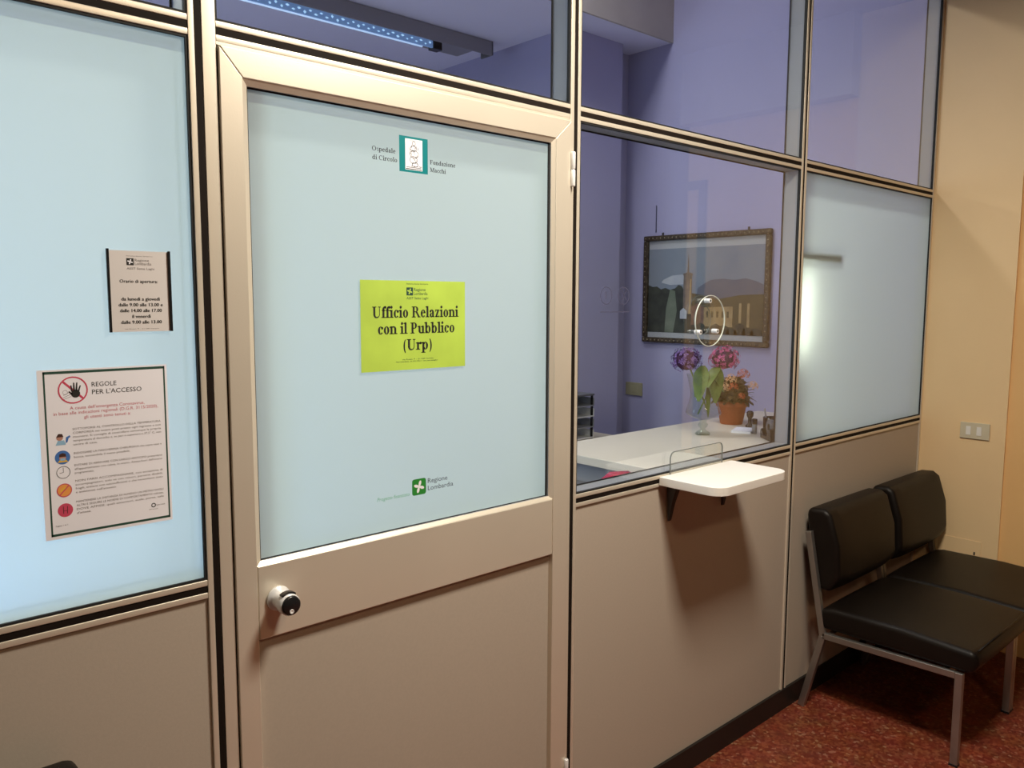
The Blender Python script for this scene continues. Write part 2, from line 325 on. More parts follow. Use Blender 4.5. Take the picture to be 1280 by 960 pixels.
    def write(s, fl, txt, x, z, size, m, align='l', width=None, layer=3):
        L = []; cx = 0
        for ch in txt:
            P, a = s.glyph(ch); L += [[(p[0] + cx, p[1]) for p in q] for q in P]; cx += a
        sx = size if width is None else width / cx
        ox = {'l': 0, 'c': -cx * sx / 2, 'r': -cx * sx}[align]
        for q in L: fl.poly([(x + ox + p[0] * sx, z + p[1] * size) for p in q], m, layer)
BOLD = Serif(0.152, 0.046); BOOK = Serif(0.125, 0.055)

# ================================================================ SETTING: lobby and office shells
XM = [-1.62, -0.40, 0.6225, 1.6475, 2.889]     # mullion centres (groove centres)
XR = 4.125
ZT, ZS, ZB = 2.132, 1.055, 0.084               # transom groove, sill groove, top of baseboard
YD = 0.070                                     # depth of the partition

bm = bmesh.new(); add_box(bm, -3.2, 5.6, -4.2, 0.0, -0.06, 0.0); struct(link('floor', bm, 'terrazzo'), 'red speckled terrazzo floor of the waiting hall')
struct(box('floor_office', 'officefloor', -3.2, XR + 0.1, 0.0, 3.7, -0.06, 0.0))
bm = bmesh.new(); add_box(bm, -3.2, 5.6, -4.2, 0.0, 3.05, 3.15); struct(link('ceiling', bm, 'lobbyceil'))
bm = bmesh.new(); add_box(bm, 4.04, XR + 0.15, -1.40, -0.372, 2.65, 3.048); struct(link('ceiling_soffit', bm, 'ceilstep'))
# right wall: cream stretch next to the partition, apricot stretch set back 2 cm, then a dark opening
struct(box('wall_right', 'wallwarm', XR, XR + 0.15, -0.37, YD, 0, 3.05), 'cream painted wall to the right of the partition')
struct(box('wall_right_apricot', 'wallorange', XR + 0.012, XR + 0.15, -1.40, -0.37, 0, 2.66), 'apricot painted stretch of wall at the right picture edge')
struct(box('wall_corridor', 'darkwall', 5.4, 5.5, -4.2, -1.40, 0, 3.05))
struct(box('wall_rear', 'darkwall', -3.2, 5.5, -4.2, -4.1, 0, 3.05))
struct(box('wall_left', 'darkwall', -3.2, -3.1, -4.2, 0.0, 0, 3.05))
# dark door casing on the apricot wall, seen only mirrored in the panes
bm = bmesh.new(); add_box(bm, XR - 0.01, XR + 0.012, -1.31, -1.26, 0, 2.33); add_box(bm, XR - 0.01, XR + 0.012, -1.40, -1.26, 2.28, 2.33)
struct(link('trim_1', bm, 'darkgrey'))

# office
struct(box('wall_office_right', 'lav', XR, XR + 0.15, YD, 3.7, 0, 3.9), 'lavender painted office wall behind the panes')
bm = bmesh.new()
add_box(bm, -3.2, -2.65, 3.6, 3.7, 0, 3.9); add_box(bm, -0.85, XR, 3.6, 3.7, 0, 3.9); add_box(bm, -2.65, -0.85, 3.6, 3.7, 0, 0.95); add_box(bm, -2.65, -0.85, 3.6, 3.7, 2.35, 3.9)
struct(link('wall_office_rear', bm, 'lav'))
struct(box('wall_front_top', 'lav', -3.2, XR, 0.0, YD, 3.05, 3.9))
struct(box('wall_office_left', 'lav', -3.3, -3.2, 0.0, 3.7, 0, 3.9))
bm = bmesh.new()
add_box(bm, 3.462, 3.925, 1.767, 3.6, 0.0, 3.165); add_box(bm, 3.925, XR, 1.889, 3.6, 0.0, 3.165)
struct(link('wall_pier', bm, 'lav'), 'lavender wall pier at the far end of the office')
struct(box('ceiling_office', 'ceil', -3.2, XR, 1.56, 3.6, 3.165, 3.3))
struct(box('ceiling_step', 'ceilstep', -3.2, XR, 1.545, 1.56, 3.165, 3.85), 'grey brown vertical step of the office ceiling')
struct(box('ceiling_office_high', 'ceil', -3.2, XR, 0.0, 1.56, 3.85, 3.95))
# daylight window in the office rear wall
wn_ = struct(empty('window_8', (-1.75, 3.65, 1.65)), 'daylight window in the rear wall of the office')
def rel(o, parent):
    o.parent = parent; o.location = Vector(o.location) - Vector(parent.location); return o
for a in ((-2.65, -2.59), (-0.91, -0.85), (-1.78, -1.72)): rel(box('window_frame', 'white', a[0], a[1], 3.61, 3.67, 0.95, 2.35), wn_)
for a in ((0.95, 1.0), (2.30, 2.35)): rel(box('window_rail', 'white', -2.65, -0.85, 3.61, 3.67, a[0], a[1]), wn_)
rel(box('window_pane', 'glass', -2.59, -0.91, 3.638, 3.642, 1.0, 2.30), wn_)

# ================================================================ PARTITION
GW, SW = 0.0068, 0.0120        # half groove, strip width
HB = GW + SW                   # 0.0188
wall = struct(empty('wall_front', (0, 0, 0)), 'office partition of champagne aluminium profiles, glass and beige panels')
ZTOP = 3.05
def strip_pair_v(xc, z0, z1, left=True, right=True, wr=SW, wl=SW):
    if left: box('mullion_profile', 'alu', xc - GW - wl, xc - GW, 0.0, YD, z0, z1, wall, 0.0012, 1)
    if right: box('mullion_profile', 'alu', xc + GW, xc + GW + wr, 0.0, YD, z0, z1, wall, 0.0012, 1)
    box('mullion_groove', 'groove', xc - GW, xc + GW, 0.0018, YD - 0.006, z0, z1, wall)
for i, xc in enumerate(XM):
    strip_pair_v(xc, ZB, ZTOP, wr=0.027 if i == 2 else SW, wl=0.0145 if i == 3 else SW)
# end profile against the right wall
box('mullion_profile', 'alu', XR - 0.014, XR, 0.0, YD, ZB, ZTOP, wall, 0.001, 1)
bays = [(-3.1, XM[0] - HB), (XM[0] + HB, XM[1] - HB), (XM[1] + HB, XM[2] - HB), (XM[2] + GW + 0.027, XM[3] - GW - 0.0145), (XM[3] + HB, XM[4] - HB), (XM[4] + HB, XR - 0.014)]
DOOR = 3
def rail_h(x0, x1, zc, lo=SW, hi=SW):
    box('transom_profile', 'alu', x0, x1, 0.0005, YD, zc + GW, zc + GW + hi, wall, 0.0012, 1)
    box('transom_profile', 'alu', x0, x1, 0.0005, YD, zc - GW - lo, zc - GW, wall, 0.0012, 1)
    box('transom_groove', 'groove', x0, x1, 0.0022, YD - 0.006, zc - GW, zc + GW, wall)
for i, (x0, x1) in enumerate(bays):
    rail_h(x0, x1, ZT)
    if i != DOOR:
        rail_h(x0, x1, ZS)
        box('lower_panel', 'panel', x0, x1, 0.006, YD - 0.006, ZB, ZS - HB, wall)
# glazing
def gasket(x0, x1, z0, z1, y, wd, parent):
    bm = bmesh.new()
    add_box(bm, x0, x0 + wd, y - 0.003, y + 0.006, z0, z1); add_box(bm, x1 - wd, x1, y - 0.003, y + 0.006, z0, z1)
    add_box(bm, x0 + wd, x1 - wd, y - 0.003, y + 0.006, z0, z0 + wd); add_box(bm, x0 + wd, x1 - wd, y - 0.003, y + 0.006, z1 - wd, z1)
    return link('gasket', bm, 'gasket', parent)
def liner(x0, x1, z0, z1, parent):
    # inner frame leaf at the office side: a thin dark seal and a reveal in shade-darkened colour
    bm = bmesh.new(); t = 0.0025
    add_box(bm, x0, x0 + t, 0.014, YD - 0.002, z0, z1); add_box(bm, x1 - t, x1, 0.014, YD - 0.002, z0, z1)
    add_box(bm, x0 + t, x1 - t, 0.014, YD - 0.002, z0, z0 + t); add_box(bm, x0 + t, x1 - t, 0.014, YD - 0.002, z1 - t, z1)
    link('reveal', bm, 'alu_in', parent)
    bm = bmesh.new(); t = 0.006
    for (a, b) in ((x0, x0 + t), (x1 - t, x1)): add_box(bm, a, b, YD - 0.002, YD + 0.002, z0, z1)
    for (a, b) in ((z0, z0 + t), (z1 - t, z1)): add_box(bm, x0 + t, x1 - t, YD - 0.002, YD + 0.002, a, b)
    link('inner_seal', bm, 'gasket', parent)
wno = 1
def window(x0, x1, z0, z1, kind, label):
    global wno
    e = struct(empty('window_%d' % wno, (0, 0, 0)), label); wno += 1
    liner(x0, x1, z0, z1, e); gasket(x0, x1, z0, z1, 0.006, 0.0045, e)
    box('glass_pane' if kind == 'glass' else 'frosted_pane', kind, x0 + 0.003, x1 - 0.003, 0.0075, 0.0115, z0 + 0.003, z1 - 0.003, e) if kind == 'glass' else None
    if kind != 'glass':
        bm = bmesh.new(); f = bm.faces.new([bm.verts.new(p) for p in ((x0 + .003, 0.0085, z0 + .003), (x1 - .003, 0.0085, z0 + .003), (x1 - .003, 0.0085, z1 - .003), (x0 + .003, 0.0085, z1 - .003))])
        link('frosted_pane', bm, 'frost', e)
    return e
z0s, z1s, z0t = ZS + HB, ZT - HB, ZT + HB
window(bays[2][0], bays[2][1], z0s, z1s, 'frost', 'frosted window pane left of the door')
window(bays[5][0], bays[5][1], z0s, z1s, 'frost', 'frosted window pane beside the cream wall')
window(bays[4][0], bays[4][1], z0s, z1s, 'glass', 'clear service window above the white shelf')
window(bays[3][0], bays[3][1], z0t, ZTOP, 'glass', 'clear top light above the door')
window(bays[4][0], bays[4][1], z0t, ZTOP, 'glass', 'clear top light above the service window')
window(bays[5][0], bays[5][1], z0t, ZTOP, 'glass', 'clear top light next to the cream wall')
window(bays[2][0], bays[2][1], z0t, ZTOP, 'glass', 'clear top light above the left frosted pane')
wno = 9
window(bays[1][0], bays[1][1], z0s, z1s, 'frost', 'frosted pane beyond the left picture edge')
window(bays[1][0], bays[1][1], z0t, ZTOP, 'glass', 'top light beyond the left picture edge')
window(bays[0][0], bays[0][1], z0s, z1s, 'frost', 'leftmost frosted pane')
window(bays[0][0], bays[0][1], z0t, ZTOP, 'glass', 'leftmost top light')
# baseboards
struct(box('baseboard_front', 'base', XM[3] + 0.0, XR, -0.004, YD, 0.0, ZB), 'black baseboard under the partition')
struct(box('baseboard_left', 'base', -3.1, XM[2], -0.004, YD, 0.0, ZB))

# ================================================================ DOOR
door = struct(empty('door_1', (0, 0, 0)), 'champagne aluminium door with a frosted pane and a beige lower panel')
dx0, dx1, dz1, dy = 0.6585, 1.6245, ZT - HB - 0.0005 - 0.007, -0.006
gx0, gx1, gz0, gz1 = 0.716, 1.5565, 1.087, 2.041
sx0, sx1 = 0.7045, 1.5665                # inner edges of the stiles before the glazing bead
zr0, zr1 = 0.921, 1.079                  # mid rail
zt0 = gz1 + 0.012                        # underside of top rail before bead
ydb = 0.040
bm = bmesh.new(); prism(bm, [(dx0, 0.012), (sx0, 0.012), (sx0, zt0), (dx0, dz1)], 'y', dy, ydb); link('door_stile', bm, 'alu', door, 0.002, 2)
bm = bmesh.new(); prism(bm, [(dx1, 0.012), (dx1, dz1), (sx1, zt0), (sx1, 0.012)], 'y', dy, ydb); link('door_stile', bm, 'alu', door, 0.002, 2)
bm = bmesh.new(); prism(bm, [(dx0 + 0.0006, dz1), (sx0 + 0.0006, zt0), (sx1 - 0.0006, zt0), (dx1 - 0.0006, dz1)], 'y', dy, ydb); link('door_top_rail', bm, 'alu', door, 0.002, 2)
box('door_mid_rail', 'alu', sx0 + 0.0005, sx1 - 0.0005, dy + 0.0006, ydb, zr0, zr1, door, 0.003, 2)
box('door_bottom_rail', 'alu', sx0 + 0.0005, sx1 - 0.0005, dy + 0.0006, ydb, 0.012, 0.13, door, 0.003, 2)
# glazing beads, sloping into the pane
def bead(pts):
    bm = bmesh.new(); v = [bm.verts.new(p) for p in pts]; bm.faces.new(v); bm.normal_update()
    link('glazing_bead', bm, 'alu', door)
yb0, yb1 = dy + 0.002, 0.004
O = [(sx0, zr1), (sx1, zr1), (sx1, zt0), (sx0, zt0)]; I = [(gx0, gz0), (gx1, gz0), (gx1, gz1), (gx0, gz1)]
for k in range(4):
    k2 = (k + 1) % 4; bead([(O[k][0], yb0, O[k][1]), (O[k2][0], yb0, O[k2][1]), (I[k2][0], yb1, I[k2][1]), (I[k][0], yb1, I[k][1])])
bm = bmesh.new()
for (a, b, c, d) in ((gx0, gx0 + .004, gz0, gz1), (gx1 - .004, gx1, gz0, gz1), (gx0, gx1, gz0, gz0 + .002), (gx0, gx1, gz1 - .003, gz1)): add_box(bm, a, b, 0.010, 0.0125, c, d)
link('gasket', bm, 'gasket', door)
bm = bmesh.new()   # deep reveal on the office side
for (a, b, c, d) in ((gx0 - .01, gx0, gz0 - .01, gz1 + .01), (gx1, gx1 + .01, gz0 - .01, gz1 + .01), (gx0, gx1, gz0 - .01, gz0), (gx0, gx1, gz1, gz1 + .01)): add_box(bm, a, b, 0.004, ydb + 0.035, c, d)
link('pane_reveal', bm, 'alu_in', door)
bm = bmesh.new(); bm.faces.new([bm.verts.new(p) for p in ((gx0, 0.013, gz0), (gx1, 0.013, gz0), (gx1, 0.013, gz1), (gx0, 0.013, gz1))]); link('frosted_pane', bm, 'frost', door)
box('door_panel', 'panel', sx0, sx1, 0.010, 0.032, 0.12, zr0 + 0.002, door)
box('door_rebate', 'groove', XM[2] + GW + 0.024, XM[3] - GW - 0.012, 0.032, 0.066, ZB, ZT - HB - .002, door) if False else None
# dark slits between frame and leaf
box('door_gap', 'groove', 0.6563, 0.6584, 0.002, 0.03, 0.012, dz1 - 0.01, door)
box('door_gap', 'groove', 1.6246, 1.6262, 0.002, 0.03, 0.012, dz1, door)
box('frame_head', 'alu', XM[2] + GW + 0.027, XM[3] - GW - 0.0145, 0.0005, YD, dz1 + 0.0012, ZT - HB - 0.0002, door)
# hinge: two knuckles with a seam
hg = bmesh.new(); lathe(hg, [(0.0, 0), (0.0058, 0.0015), (0.0065, 0.003), (0.0065, 0.0435), (0.0055, 0.045), (0.0, 0.045)], 1.6275, -0.0095, 1.932, 16)
hinge = link('hinge', hg, 'silver', door)
hg = bmesh.new(); lathe(hg, [(0.0, 0), (0.0055, 0.0), (0.0065, 0.0015), (0.0065, 0.0435), (0.0055, 0.046), (0.0, 0.047)], 1.6275, -0.0095, 1.9785, 16)
link('hinge_knuckle', hg, 'silver', hinge)
hg = bmesh.new(); lathe(hg, [(0.0, 0), (0.0058, 0.0015), (0.0065, 0.003), (0.0065, 0.0435), (0.0055, 0.045), (0.0, 0.045)], 1.6275, -0.0095, 0.25, 16)
link('hinge', hg, 'silver', door)

# electronic knob: white metal barrel on an escutcheon, black reader disc at its end
kx, kz = 0.748, 1.003
def ylathe(name, prof, m, parent, n=36, cx=kx, cz=kz):
    bm = bmesh.new(); lathe(bm, prof, 0, 0, 0, n)
    bmesh.ops.rotate(bm, verts=bm.verts, matrix=Matrix.Rotation(PI / 2, 3, 'X')); bmesh.ops.translate(bm, verts=bm.verts, vec=(cx, dy, cz))
    return link(name, bm, m, parent)
knob = ylathe('door_knob', [(0.0, -.001), (0.0255, -.001), (0.0265, 0.003), (0.0255, 0.006), (0.019, 0.008), (0.0185, 0.024), (0.0205, 0.030), (0.0225, 0.036), (0.0225, 0.054), (0.0212, 0.0565), (0.0, 0.0565)], 'silver', door); knob['label'] = 'silver barrel knob with black reader face'
ylathe('reader_disc', [(0.0, 0.0562), (0.0205, 0.0562), (0.0202, 0.0600), (0.0175, 0.0620), (0.0, 0.0625)], 'black', knob)
ylathe('reader_emblem', [(0.0, 0.0618), (0.0052, 0.0618), (0.0048, 0.0632), (0.0036, 0.0634), (0.0030, 0.0626), (0.0, 0.0626)], 'silver', knob, 20, kx - 0.001, kz - 0.0115)
bm = bmesh.new()   # dark grip saddle over the barrel
for k in range(8):
    a0 = math.radians(52 + k * 9.5); a1 = math.radians(52 + (k + 1) * 9.5)
    def pt(a, r, y): return (kx + r * math.cos(a), dy - y, kz + r * math.sin(a))
    v = [pt(a0, .0222, .036), pt(a1, .0222, .036), pt(a1, .0222, .051), pt(a0, .0222, .051), pt(a0, .0262, .038), pt(a1, .0262, .038), pt(a1, .0262, .049), pt(a0, .0262, .049)]
    v = [bm.verts.new(p) for p in v]
    for f in ((0, 1, 2, 3), (7, 6, 5, 4), (0, 4, 5, 1), (1, 5, 6, 2), (2, 6, 7, 3), (3, 7, 4, 0)): bm.faces.new([v[i] for i in f])
bmesh.ops.remove_doubles(bm, verts=bm.verts, dist=1e-5); bmesh.ops.recalc_face_normals(bm, faces=bm.faces)
link('grip_saddle', bm, 'black', knob)

# ================================================================ SIGNS AND LETTERING
def sheet(name, m, x0, x1, z0, z1, y, label, cat, curl=0.0, group=None):
    bm = bmesh.new(); n = 12; rows = []
    for k in range(n + 1):
        t = k / n; x = x0 + (x1 - x0) * t
        rows.append([(x, z0, -curl * (math.sin(3.1 * t) ** 2) * 1.0 - curl * 0.5), (x, z1, -curl * 0.3 * math.sin(PI * t))])
    vs1 = [[bm.verts.new((p[0], y + p[2], p[1])) for p in r] for r in rows]
    vs2 = [[bm.verts.new((p[0], y + 0.0006 + p[2], p[1])) for p in r] for r in rows]
    for k in range(n):
        bm.faces.new((vs1[k][0], vs1[k + 1][0], vs1[k + 1][1], vs1[k][1])); bm.faces.new((vs2[k][1], vs2[k + 1][1], vs2[k + 1][0], vs2[k][0]))
        bm.faces.new((vs1[k][0], vs2[k][0], vs2[k + 1][0], vs1[k + 1][0])); bm.faces.new((vs1[k][1], vs1[k + 1][1], vs2[k + 1][1], vs2[k][1]))
    bm.faces.new((vs1[0][0], vs1[0][1], vs2[0][1], vs2[0][0])); bm.faces.new((vs1[n][0], vs2[n][0], vs2[n][1], vs1[n][1]))
    o = link(name, bm, m); return tag(o, label, cat, group)

def region_mark(fl, x, z, s, sq, ink, rose, gap=1.12, tx=1.75):
    # square emblem with a four-lobed rose and the two-line region name beside it
    fl.rect(x, z, x + s, z + s, sq, 1); fl.rose(x + s / 2, z + s / 2, s * 0.40, rose, 2)
    text(fl, 'Regione', x + s * gap, z + s * 0.56, s * 0.40, ink, s * tx * 0.86)
    text(fl, 'Lombardia', x + s * gap, z + s * 0.06, s * 0.40, ink, s * tx)

# lime sheet on the door
yp = 0.0105
lime = sheet('paper_sign', 'lime', 0.968, 1.266, 1.464, 1.671, yp - 0.002, 'lime yellow paper sign on the door pane reading Ufficio Relazioni con il Pubblico', 'sign')
fl = Flat(yp - 0.00208)
BOLD.write(fl, 'Ufficio Relazioni', 1.1215, 1.586, 0.0385, 'ink', 'c', 0.247)
BOLD.write(fl, 'con il Pubblico', 1.123, 1.5485, 0.0385, 'ink', 'c', 0.222)
BOLD.write(fl, '(Urp)', 1.123, 1.510, 0.0385, 'ink', 'c', 0.086)
fl.done('lettering', lime)
fl = Flat(yp - 0.00208); region_mark(fl, 1.092, 1.637, 0.0185, 'border', 'border', 'lime', 1.15, 2.1)
text(fl, 'ASST Sette Laghi', 1.092, 1.628, 0.006, 'border', 0.062); text(fl, 'Sistema Socio Sanitario', 1.092, 1.6625, 0.0032, 'border', 0.062)
text(fl, 'via Rossi, 9 - 21100 Varese', 1.123, 1.487, 0.003, 'border', 0.09, 'c'); text(fl, 'Polo Universitario - tel. 0332 278111 - www.asst-settelaghi.it', 1.121, 1.482, 0.003, 'border', 0.12, 'c')
fl.done('region_emblem', lime)

# opening hours sheet in a holder with black side bars
hrs = sheet('opening_hours_sign', 'paperwarm', 0.4480, 0.5545, 1.568, 1.714, 0.0045, 'small opening hours sheet between two black side bars on the left frosted pane', 'sign')
box('side_bar', 'black', 0.4455, 0.4500, 0.0015, 0.0060, 1.5675, 1.7165, hrs, 0.0005, 1); box('side_bar', 'black', 0.5520, 0.5565, 0.0015, 0.0060, 1.5675, 1.7155, hrs, 0.0005, 1)
fl = Flat(0.00440); cx = 0.5015
text(fl, 'Orario di apertura:', cx - 0.002, 1.6565, 0.0062, 'ink', 0.066, 'c', bold=.0004)
for s_, zz, ww in (('da lunedì a giovedì', 1.6245, 0.067), ('dalle 9.00 alle 13.00 e', 1.6140, 0.077), ('dalle 14.00 alle 17.00', 1.6035, 0.073), ('il venerdì', 1.5930, 0.032), ('dalle 9.00 alle 13.00', 1.5825, 0.071)):
    text(fl, s_, cx, zz, 0.0062, 'ink', ww, 'c', bold=.0006)
text(fl, 'via Rossi, 9 - 21100 Varese', cx, 1.5725, 0.0015, 'inksoft', 0.06, 'c')
fl.done('lettering', hrs)
fl = Flat(0.00440); region_mark(fl, 0.4795, 1.6880, 0.0125, 'ink', 'inksoft', 'paperwhite', 1.15, 2.3)
text(fl, 'Sistema Socio Sanitario', 0.4795, 1.7040, 0.0016, 'inksoft', 0.046); text(fl, 'ASST Sette Laghi', 0.4795, 1.6805, 0.0038, 'inksoft', 0.048)
fl.done('region_emblem', hrs)

# access rules poster
rul = sheet('access_rules_poster', 'paperwhite', 0.3265, 0.5425, 1.2075, 1.5055, 0.0050, 'laminated white poster with dark green border and red text REGOLE PER L’ACCESSO on left pane', 'poster')
y_ = 0.00490
fl = Flat(y_); X0, X1, Z0, Z1 = 0.3355, 0.5385, 1.2130, 1.5025
fl.rect(X0, Z1 - 0.0045, X1, Z1, 'border', 1); fl.rect(X0, Z0, X1, Z0 + 0.0042, 'border', 1); fl.rect(X0, Z0, X0 + 0.0028, Z1, 'border', 1); fl.rect(X1 - 0.0028, Z0, X1, Z1, 'border', 1)
fl.done('border', rul)
fl = Flat(y_)
text(fl, 'REGOLE', 0.412, 1.4725, 0.0085, 'ink', 0.041); text(fl, "PER L'ACCESSO", 0.412, 1.4590, 0.0085, 'ink', 0.084)
for s_, xx, zz, ww in (("A causa dell'emergenza Coronavirus,", 0.375, 1.4345, 0.125), ('in base alle indicazioni regionali (D.G.R. 3115/2020),', 0.349, 1.4260, 0.175), ('gli utenti sono tenuti a:', 0.397, 1.4170, 0.078)):
    text(fl, s_, xx, zz, 0.0058, 'inkrose', ww)
blocks = [(1.3990, ['SOTTOPORSI AL CONTROLLO DELLA TEMPERATURA', 'CORPOREA nei totem posti presso ogni ingresso e non', "muoversi. Si consiglia di controllare comunque la propria", 'temperatura al domicilio e, se pari o superiore a 37,5° C, non', 'uscire di casa.']),
          (1.3560, ['INDOSSARE LA MASCHERINA CHIRURGICA che copra naso e', 'bocca, toccandola il meno possibile.']),
          (1.3345, ["EVITARE DI ARRIVARE CON LARGO ANTICIPO presentarsi", "all'appuntamento con calma, in orario. Attesa fuori dell'orario", 'programmato.']),
          (1.3065, ['NON FARSI ACCOMPAGNARE, con eccezione di', 'accompagnatori, solo se con minori, persone disabili,', "fragili, anziane non autosufficienti o che necessitano aiuto", "e assistenza nell'accesso."]),
          (1.2690, ["MANTENERE LA DISTANZA DI ALMENO UN METRO DAGLI", 'ALTRI E SEGUIRE LE NORME DI COMPORTAMENTO indicate,', 'DOVE AFFISSI: quali ascensori, scale, porte, sale', "d'attesa."])]
for zt, lines in blocks:
    for k, s_ in enumerate(lines):
        last = k == len(lines) - 1
        text(fl, s_, 0.3775, zt - 0.0068 * k - 0.001, 0.0038, 'inksoft', 0.150 if not last else len(s_) * 0.0026)
text(fl, 'Pagina 1 di 1', 0.343, 1.2300, 0.0024, 'inksoft', 0.019)
fl.ring(0.5085, 1.2410, 0.0042, 0.0016, 'ink', 1); text(fl, 'Regione Lombardia', 0.5135, 1.2395, 0.0026, 'inksoft', 0.016); text(fl, 'ASST Sette Laghi', 0.500, 1.2330, 0.0018, 'inksoft', 0.016)
fl.done('lettering', rul)
fl = Flat(y_); hx, hz = 0.3835, 1.4690
fl.ring(0.3815, 1.4685, 0.0240, 0.0024, 'inkred', 2); fl.bar((0.3650, 1.4850), (0.3985, 1.4515), 0.0036, 'inkred', 1)
# pale reaching figure behind the slash, black hand in front
fl.ring(0.3690, 1.4650, 0.0040, 0.0005, 'inksoft', 1); fl.bar((0.3655, 1.4560), (0.377, 1.4610), 0.0006, 'inksoft', 1); fl.bar((0.366, 1.4600), (0.376, 1.4650), 0.0006, 'inksoft', 1); fl.bar((0.364, 1.4520), (0.378, 1.4575), 0.0006, 'inksoft', 1)
fl.disc(0.3855, 1.4620, 0.0072, 'ink', 3, 18, 0.0070)
for (a, b) in (((0.3800, 1.466), (0.3785, 1.4770)), ((0.3832, 1.467), (0.3832, 1.4815)), ((0.3868, 1.467), (0.3882, 1.4815)), ((0.3900, 1.466), (0.3935, 1.4760)), ((0.3800, 1.461), (0.3748, 1.4665))): fl.bar(a, b, 0.0032, 'ink', 3, 0.0018)
fl.done('no_entry_symbol', rul)
def icon(zc, fn):
    f2 = Flat(y_); fn(f2, 0.3595, zc); f2.done('pictogram', rul)
def ic1(f, x, z):
    f.poly([(x - .010, z - .012), (x + .006, z - .012), (x + .004, z - .004), (x - .006, z - .004)], 'sky', 1); f.disc(x - .003, z + .001, .0052, 'skin', 2); f.poly([(x - .0085, z + .002), (x + .003, z + .002), (x + .001, z + .0075), (x - .005, z + .008)], 'hair', 3)
    f.poly([(x + .006, z - .009), (x + .009, z - .008), (x + .011, z - .001), (x + .014, z + .001), (x + .013, z + .004), (x + .007, z + .001)], 'blue', 2); f.bar((x + .006, z - .010), (x - .004, z - .008), .003, 'sky', 2)
def ic2(f, x, z):
    f.disc(x, z, .0122, 'blue', 1); f.disc(x, z - .001, .0055, 'skin', 3); f.poly([(x - .0055, z + .001), (x + .0055, z + .001), (x + .005, z + .006), (x, z + .0078), (x - .005, z + .006)], 'hair', 4)
    f.poly([(x - .0085, z - .0085), (x + .0085, z - .0085), (x + .005, z - .0045), (x - .005, z - .0045)], 'yellow', 2); f.rect(x - .0038, z - .0055, x + .0038, z - .0015, 'sky', 5)
def ic3(f, x, z):
    f.ring(x, z, .0110, .0009, 'ink', 1); f.bar((x, z), (x, z + .0085), .0007, 'ink', 2); f.bar((x, z), (x - .006, z - .001), .0007, 'ink', 2)
def ic4(f, x, z):
    f.disc(x, z, .0120, 'orange', 1); f.ring(x, z, .0122, .0016, 'inkred', 2); f.bar((x - .0075, z - .0080), (x + .0075, z + .0080), .0018, 'inkred', 3); f.bar((x - .006, z - .001), (x + .002, z + .005), .0025, 'yellow', 2)
def ic5(f, x, z):
    f.disc(x, z, .0122, 'inkred', 1); f.bar((x - .0030, z + .0070), (x - .0030, z - .0060), .0010, 'hair', 2); f.bar((x + .0035, z + .0065), (x + .0030, z - .0065), .0010, 'hair', 2); f.bar((x - .0030, z - .001), (x + .0033, z - .001), .0008, 'hair', 2)
for zc, fn in ((1.3855, ic1), (1.3515, ic2), (1.3250, ic3), (1.2930, ic4), (1.2575, ic5)): icon(zc, fn)

# hospital lettering with a teal emblem on the door pane
yv = 0.01292
fl = Flat(yv); fl.rect(1.0790, 1.9185, 1.1590, 1.9985, 'teal', 1); fl.rect(1.0955, 1.9240, 1.1435, 1.9935, 'paperwhite', 2)
cxh = 1.1195
fl.rect(1.0970, 1.9252, 1.1420, 1.9272, 'ink', 3); fl.rect(1.0985, 1.9292, 1.1405, 1.9306, 'ink', 3)
for (dx, dz, rx, rz) in ((0, 1.9840, .0042, .0050), (-.001, 1.9725, .0085, .0060), (.001, 1.9600, .0120, .0085), (-.001, 1.9470, .0105, .0080), (.003, 1.9370, .0085, .0050)):
    n = 18
    for i in range(n):
        a, b = 2 * PI * i / n, 2 * PI * (i + 1) / n
        fl.bar((cxh + dx + rx * math.cos(a), dz + rz * math.sin(a)), (cxh + dx + rx * math.cos(b), dz + rz * math.sin(b)), .0012, 'ink', 3)
rnd = random.Random(3)
for _ in range(26):
    a = rnd.uniform(-.012, .012); b = rnd.uniform(1.934, 1.975); t = rnd.uniform(-.5, .5)
    fl.bar((cxh + a, b), (cxh + a + .006 * t, b + .006), .0011, 'ink', 3, .0005)
for _ in range(6):
    a = rnd.uniform(-.020, .018); fl.bar((cxh + a, 1.9325), (cxh + a + .004, 1.9335), .0014, 'ink', 3)
text(fl, 'CARITAS', 1.1195, 1.9885, .0028, 'inksoft', .036, 'c')
em = fl.done('hospital_emblem'); tag(em, 'teal hospital emblem with a saint figure and flanking names high on the door pane', 'emblem')
fl = Flat(yv); BOOK.write(fl, 'Ospedale', 1.0690, 1.9560, 0.0150, 'ink', 'r', 0.063); BOOK.write(fl, 'di Circolo', 1.0735, 1.9370, 0.0150, 'ink', 'r', 0.067); fl.done('lettering', em)
fl = Flat(yv); BOOK.write(fl, 'Fondazione', 1.1650, 1.9430, 0.0150, 'ink', 'l', 0.076); BOOK.write(fl, 'Macchi', 1.1650, 1.9255, 0.0150, 'ink', 'l', 0.047); fl.done('lettering', em)
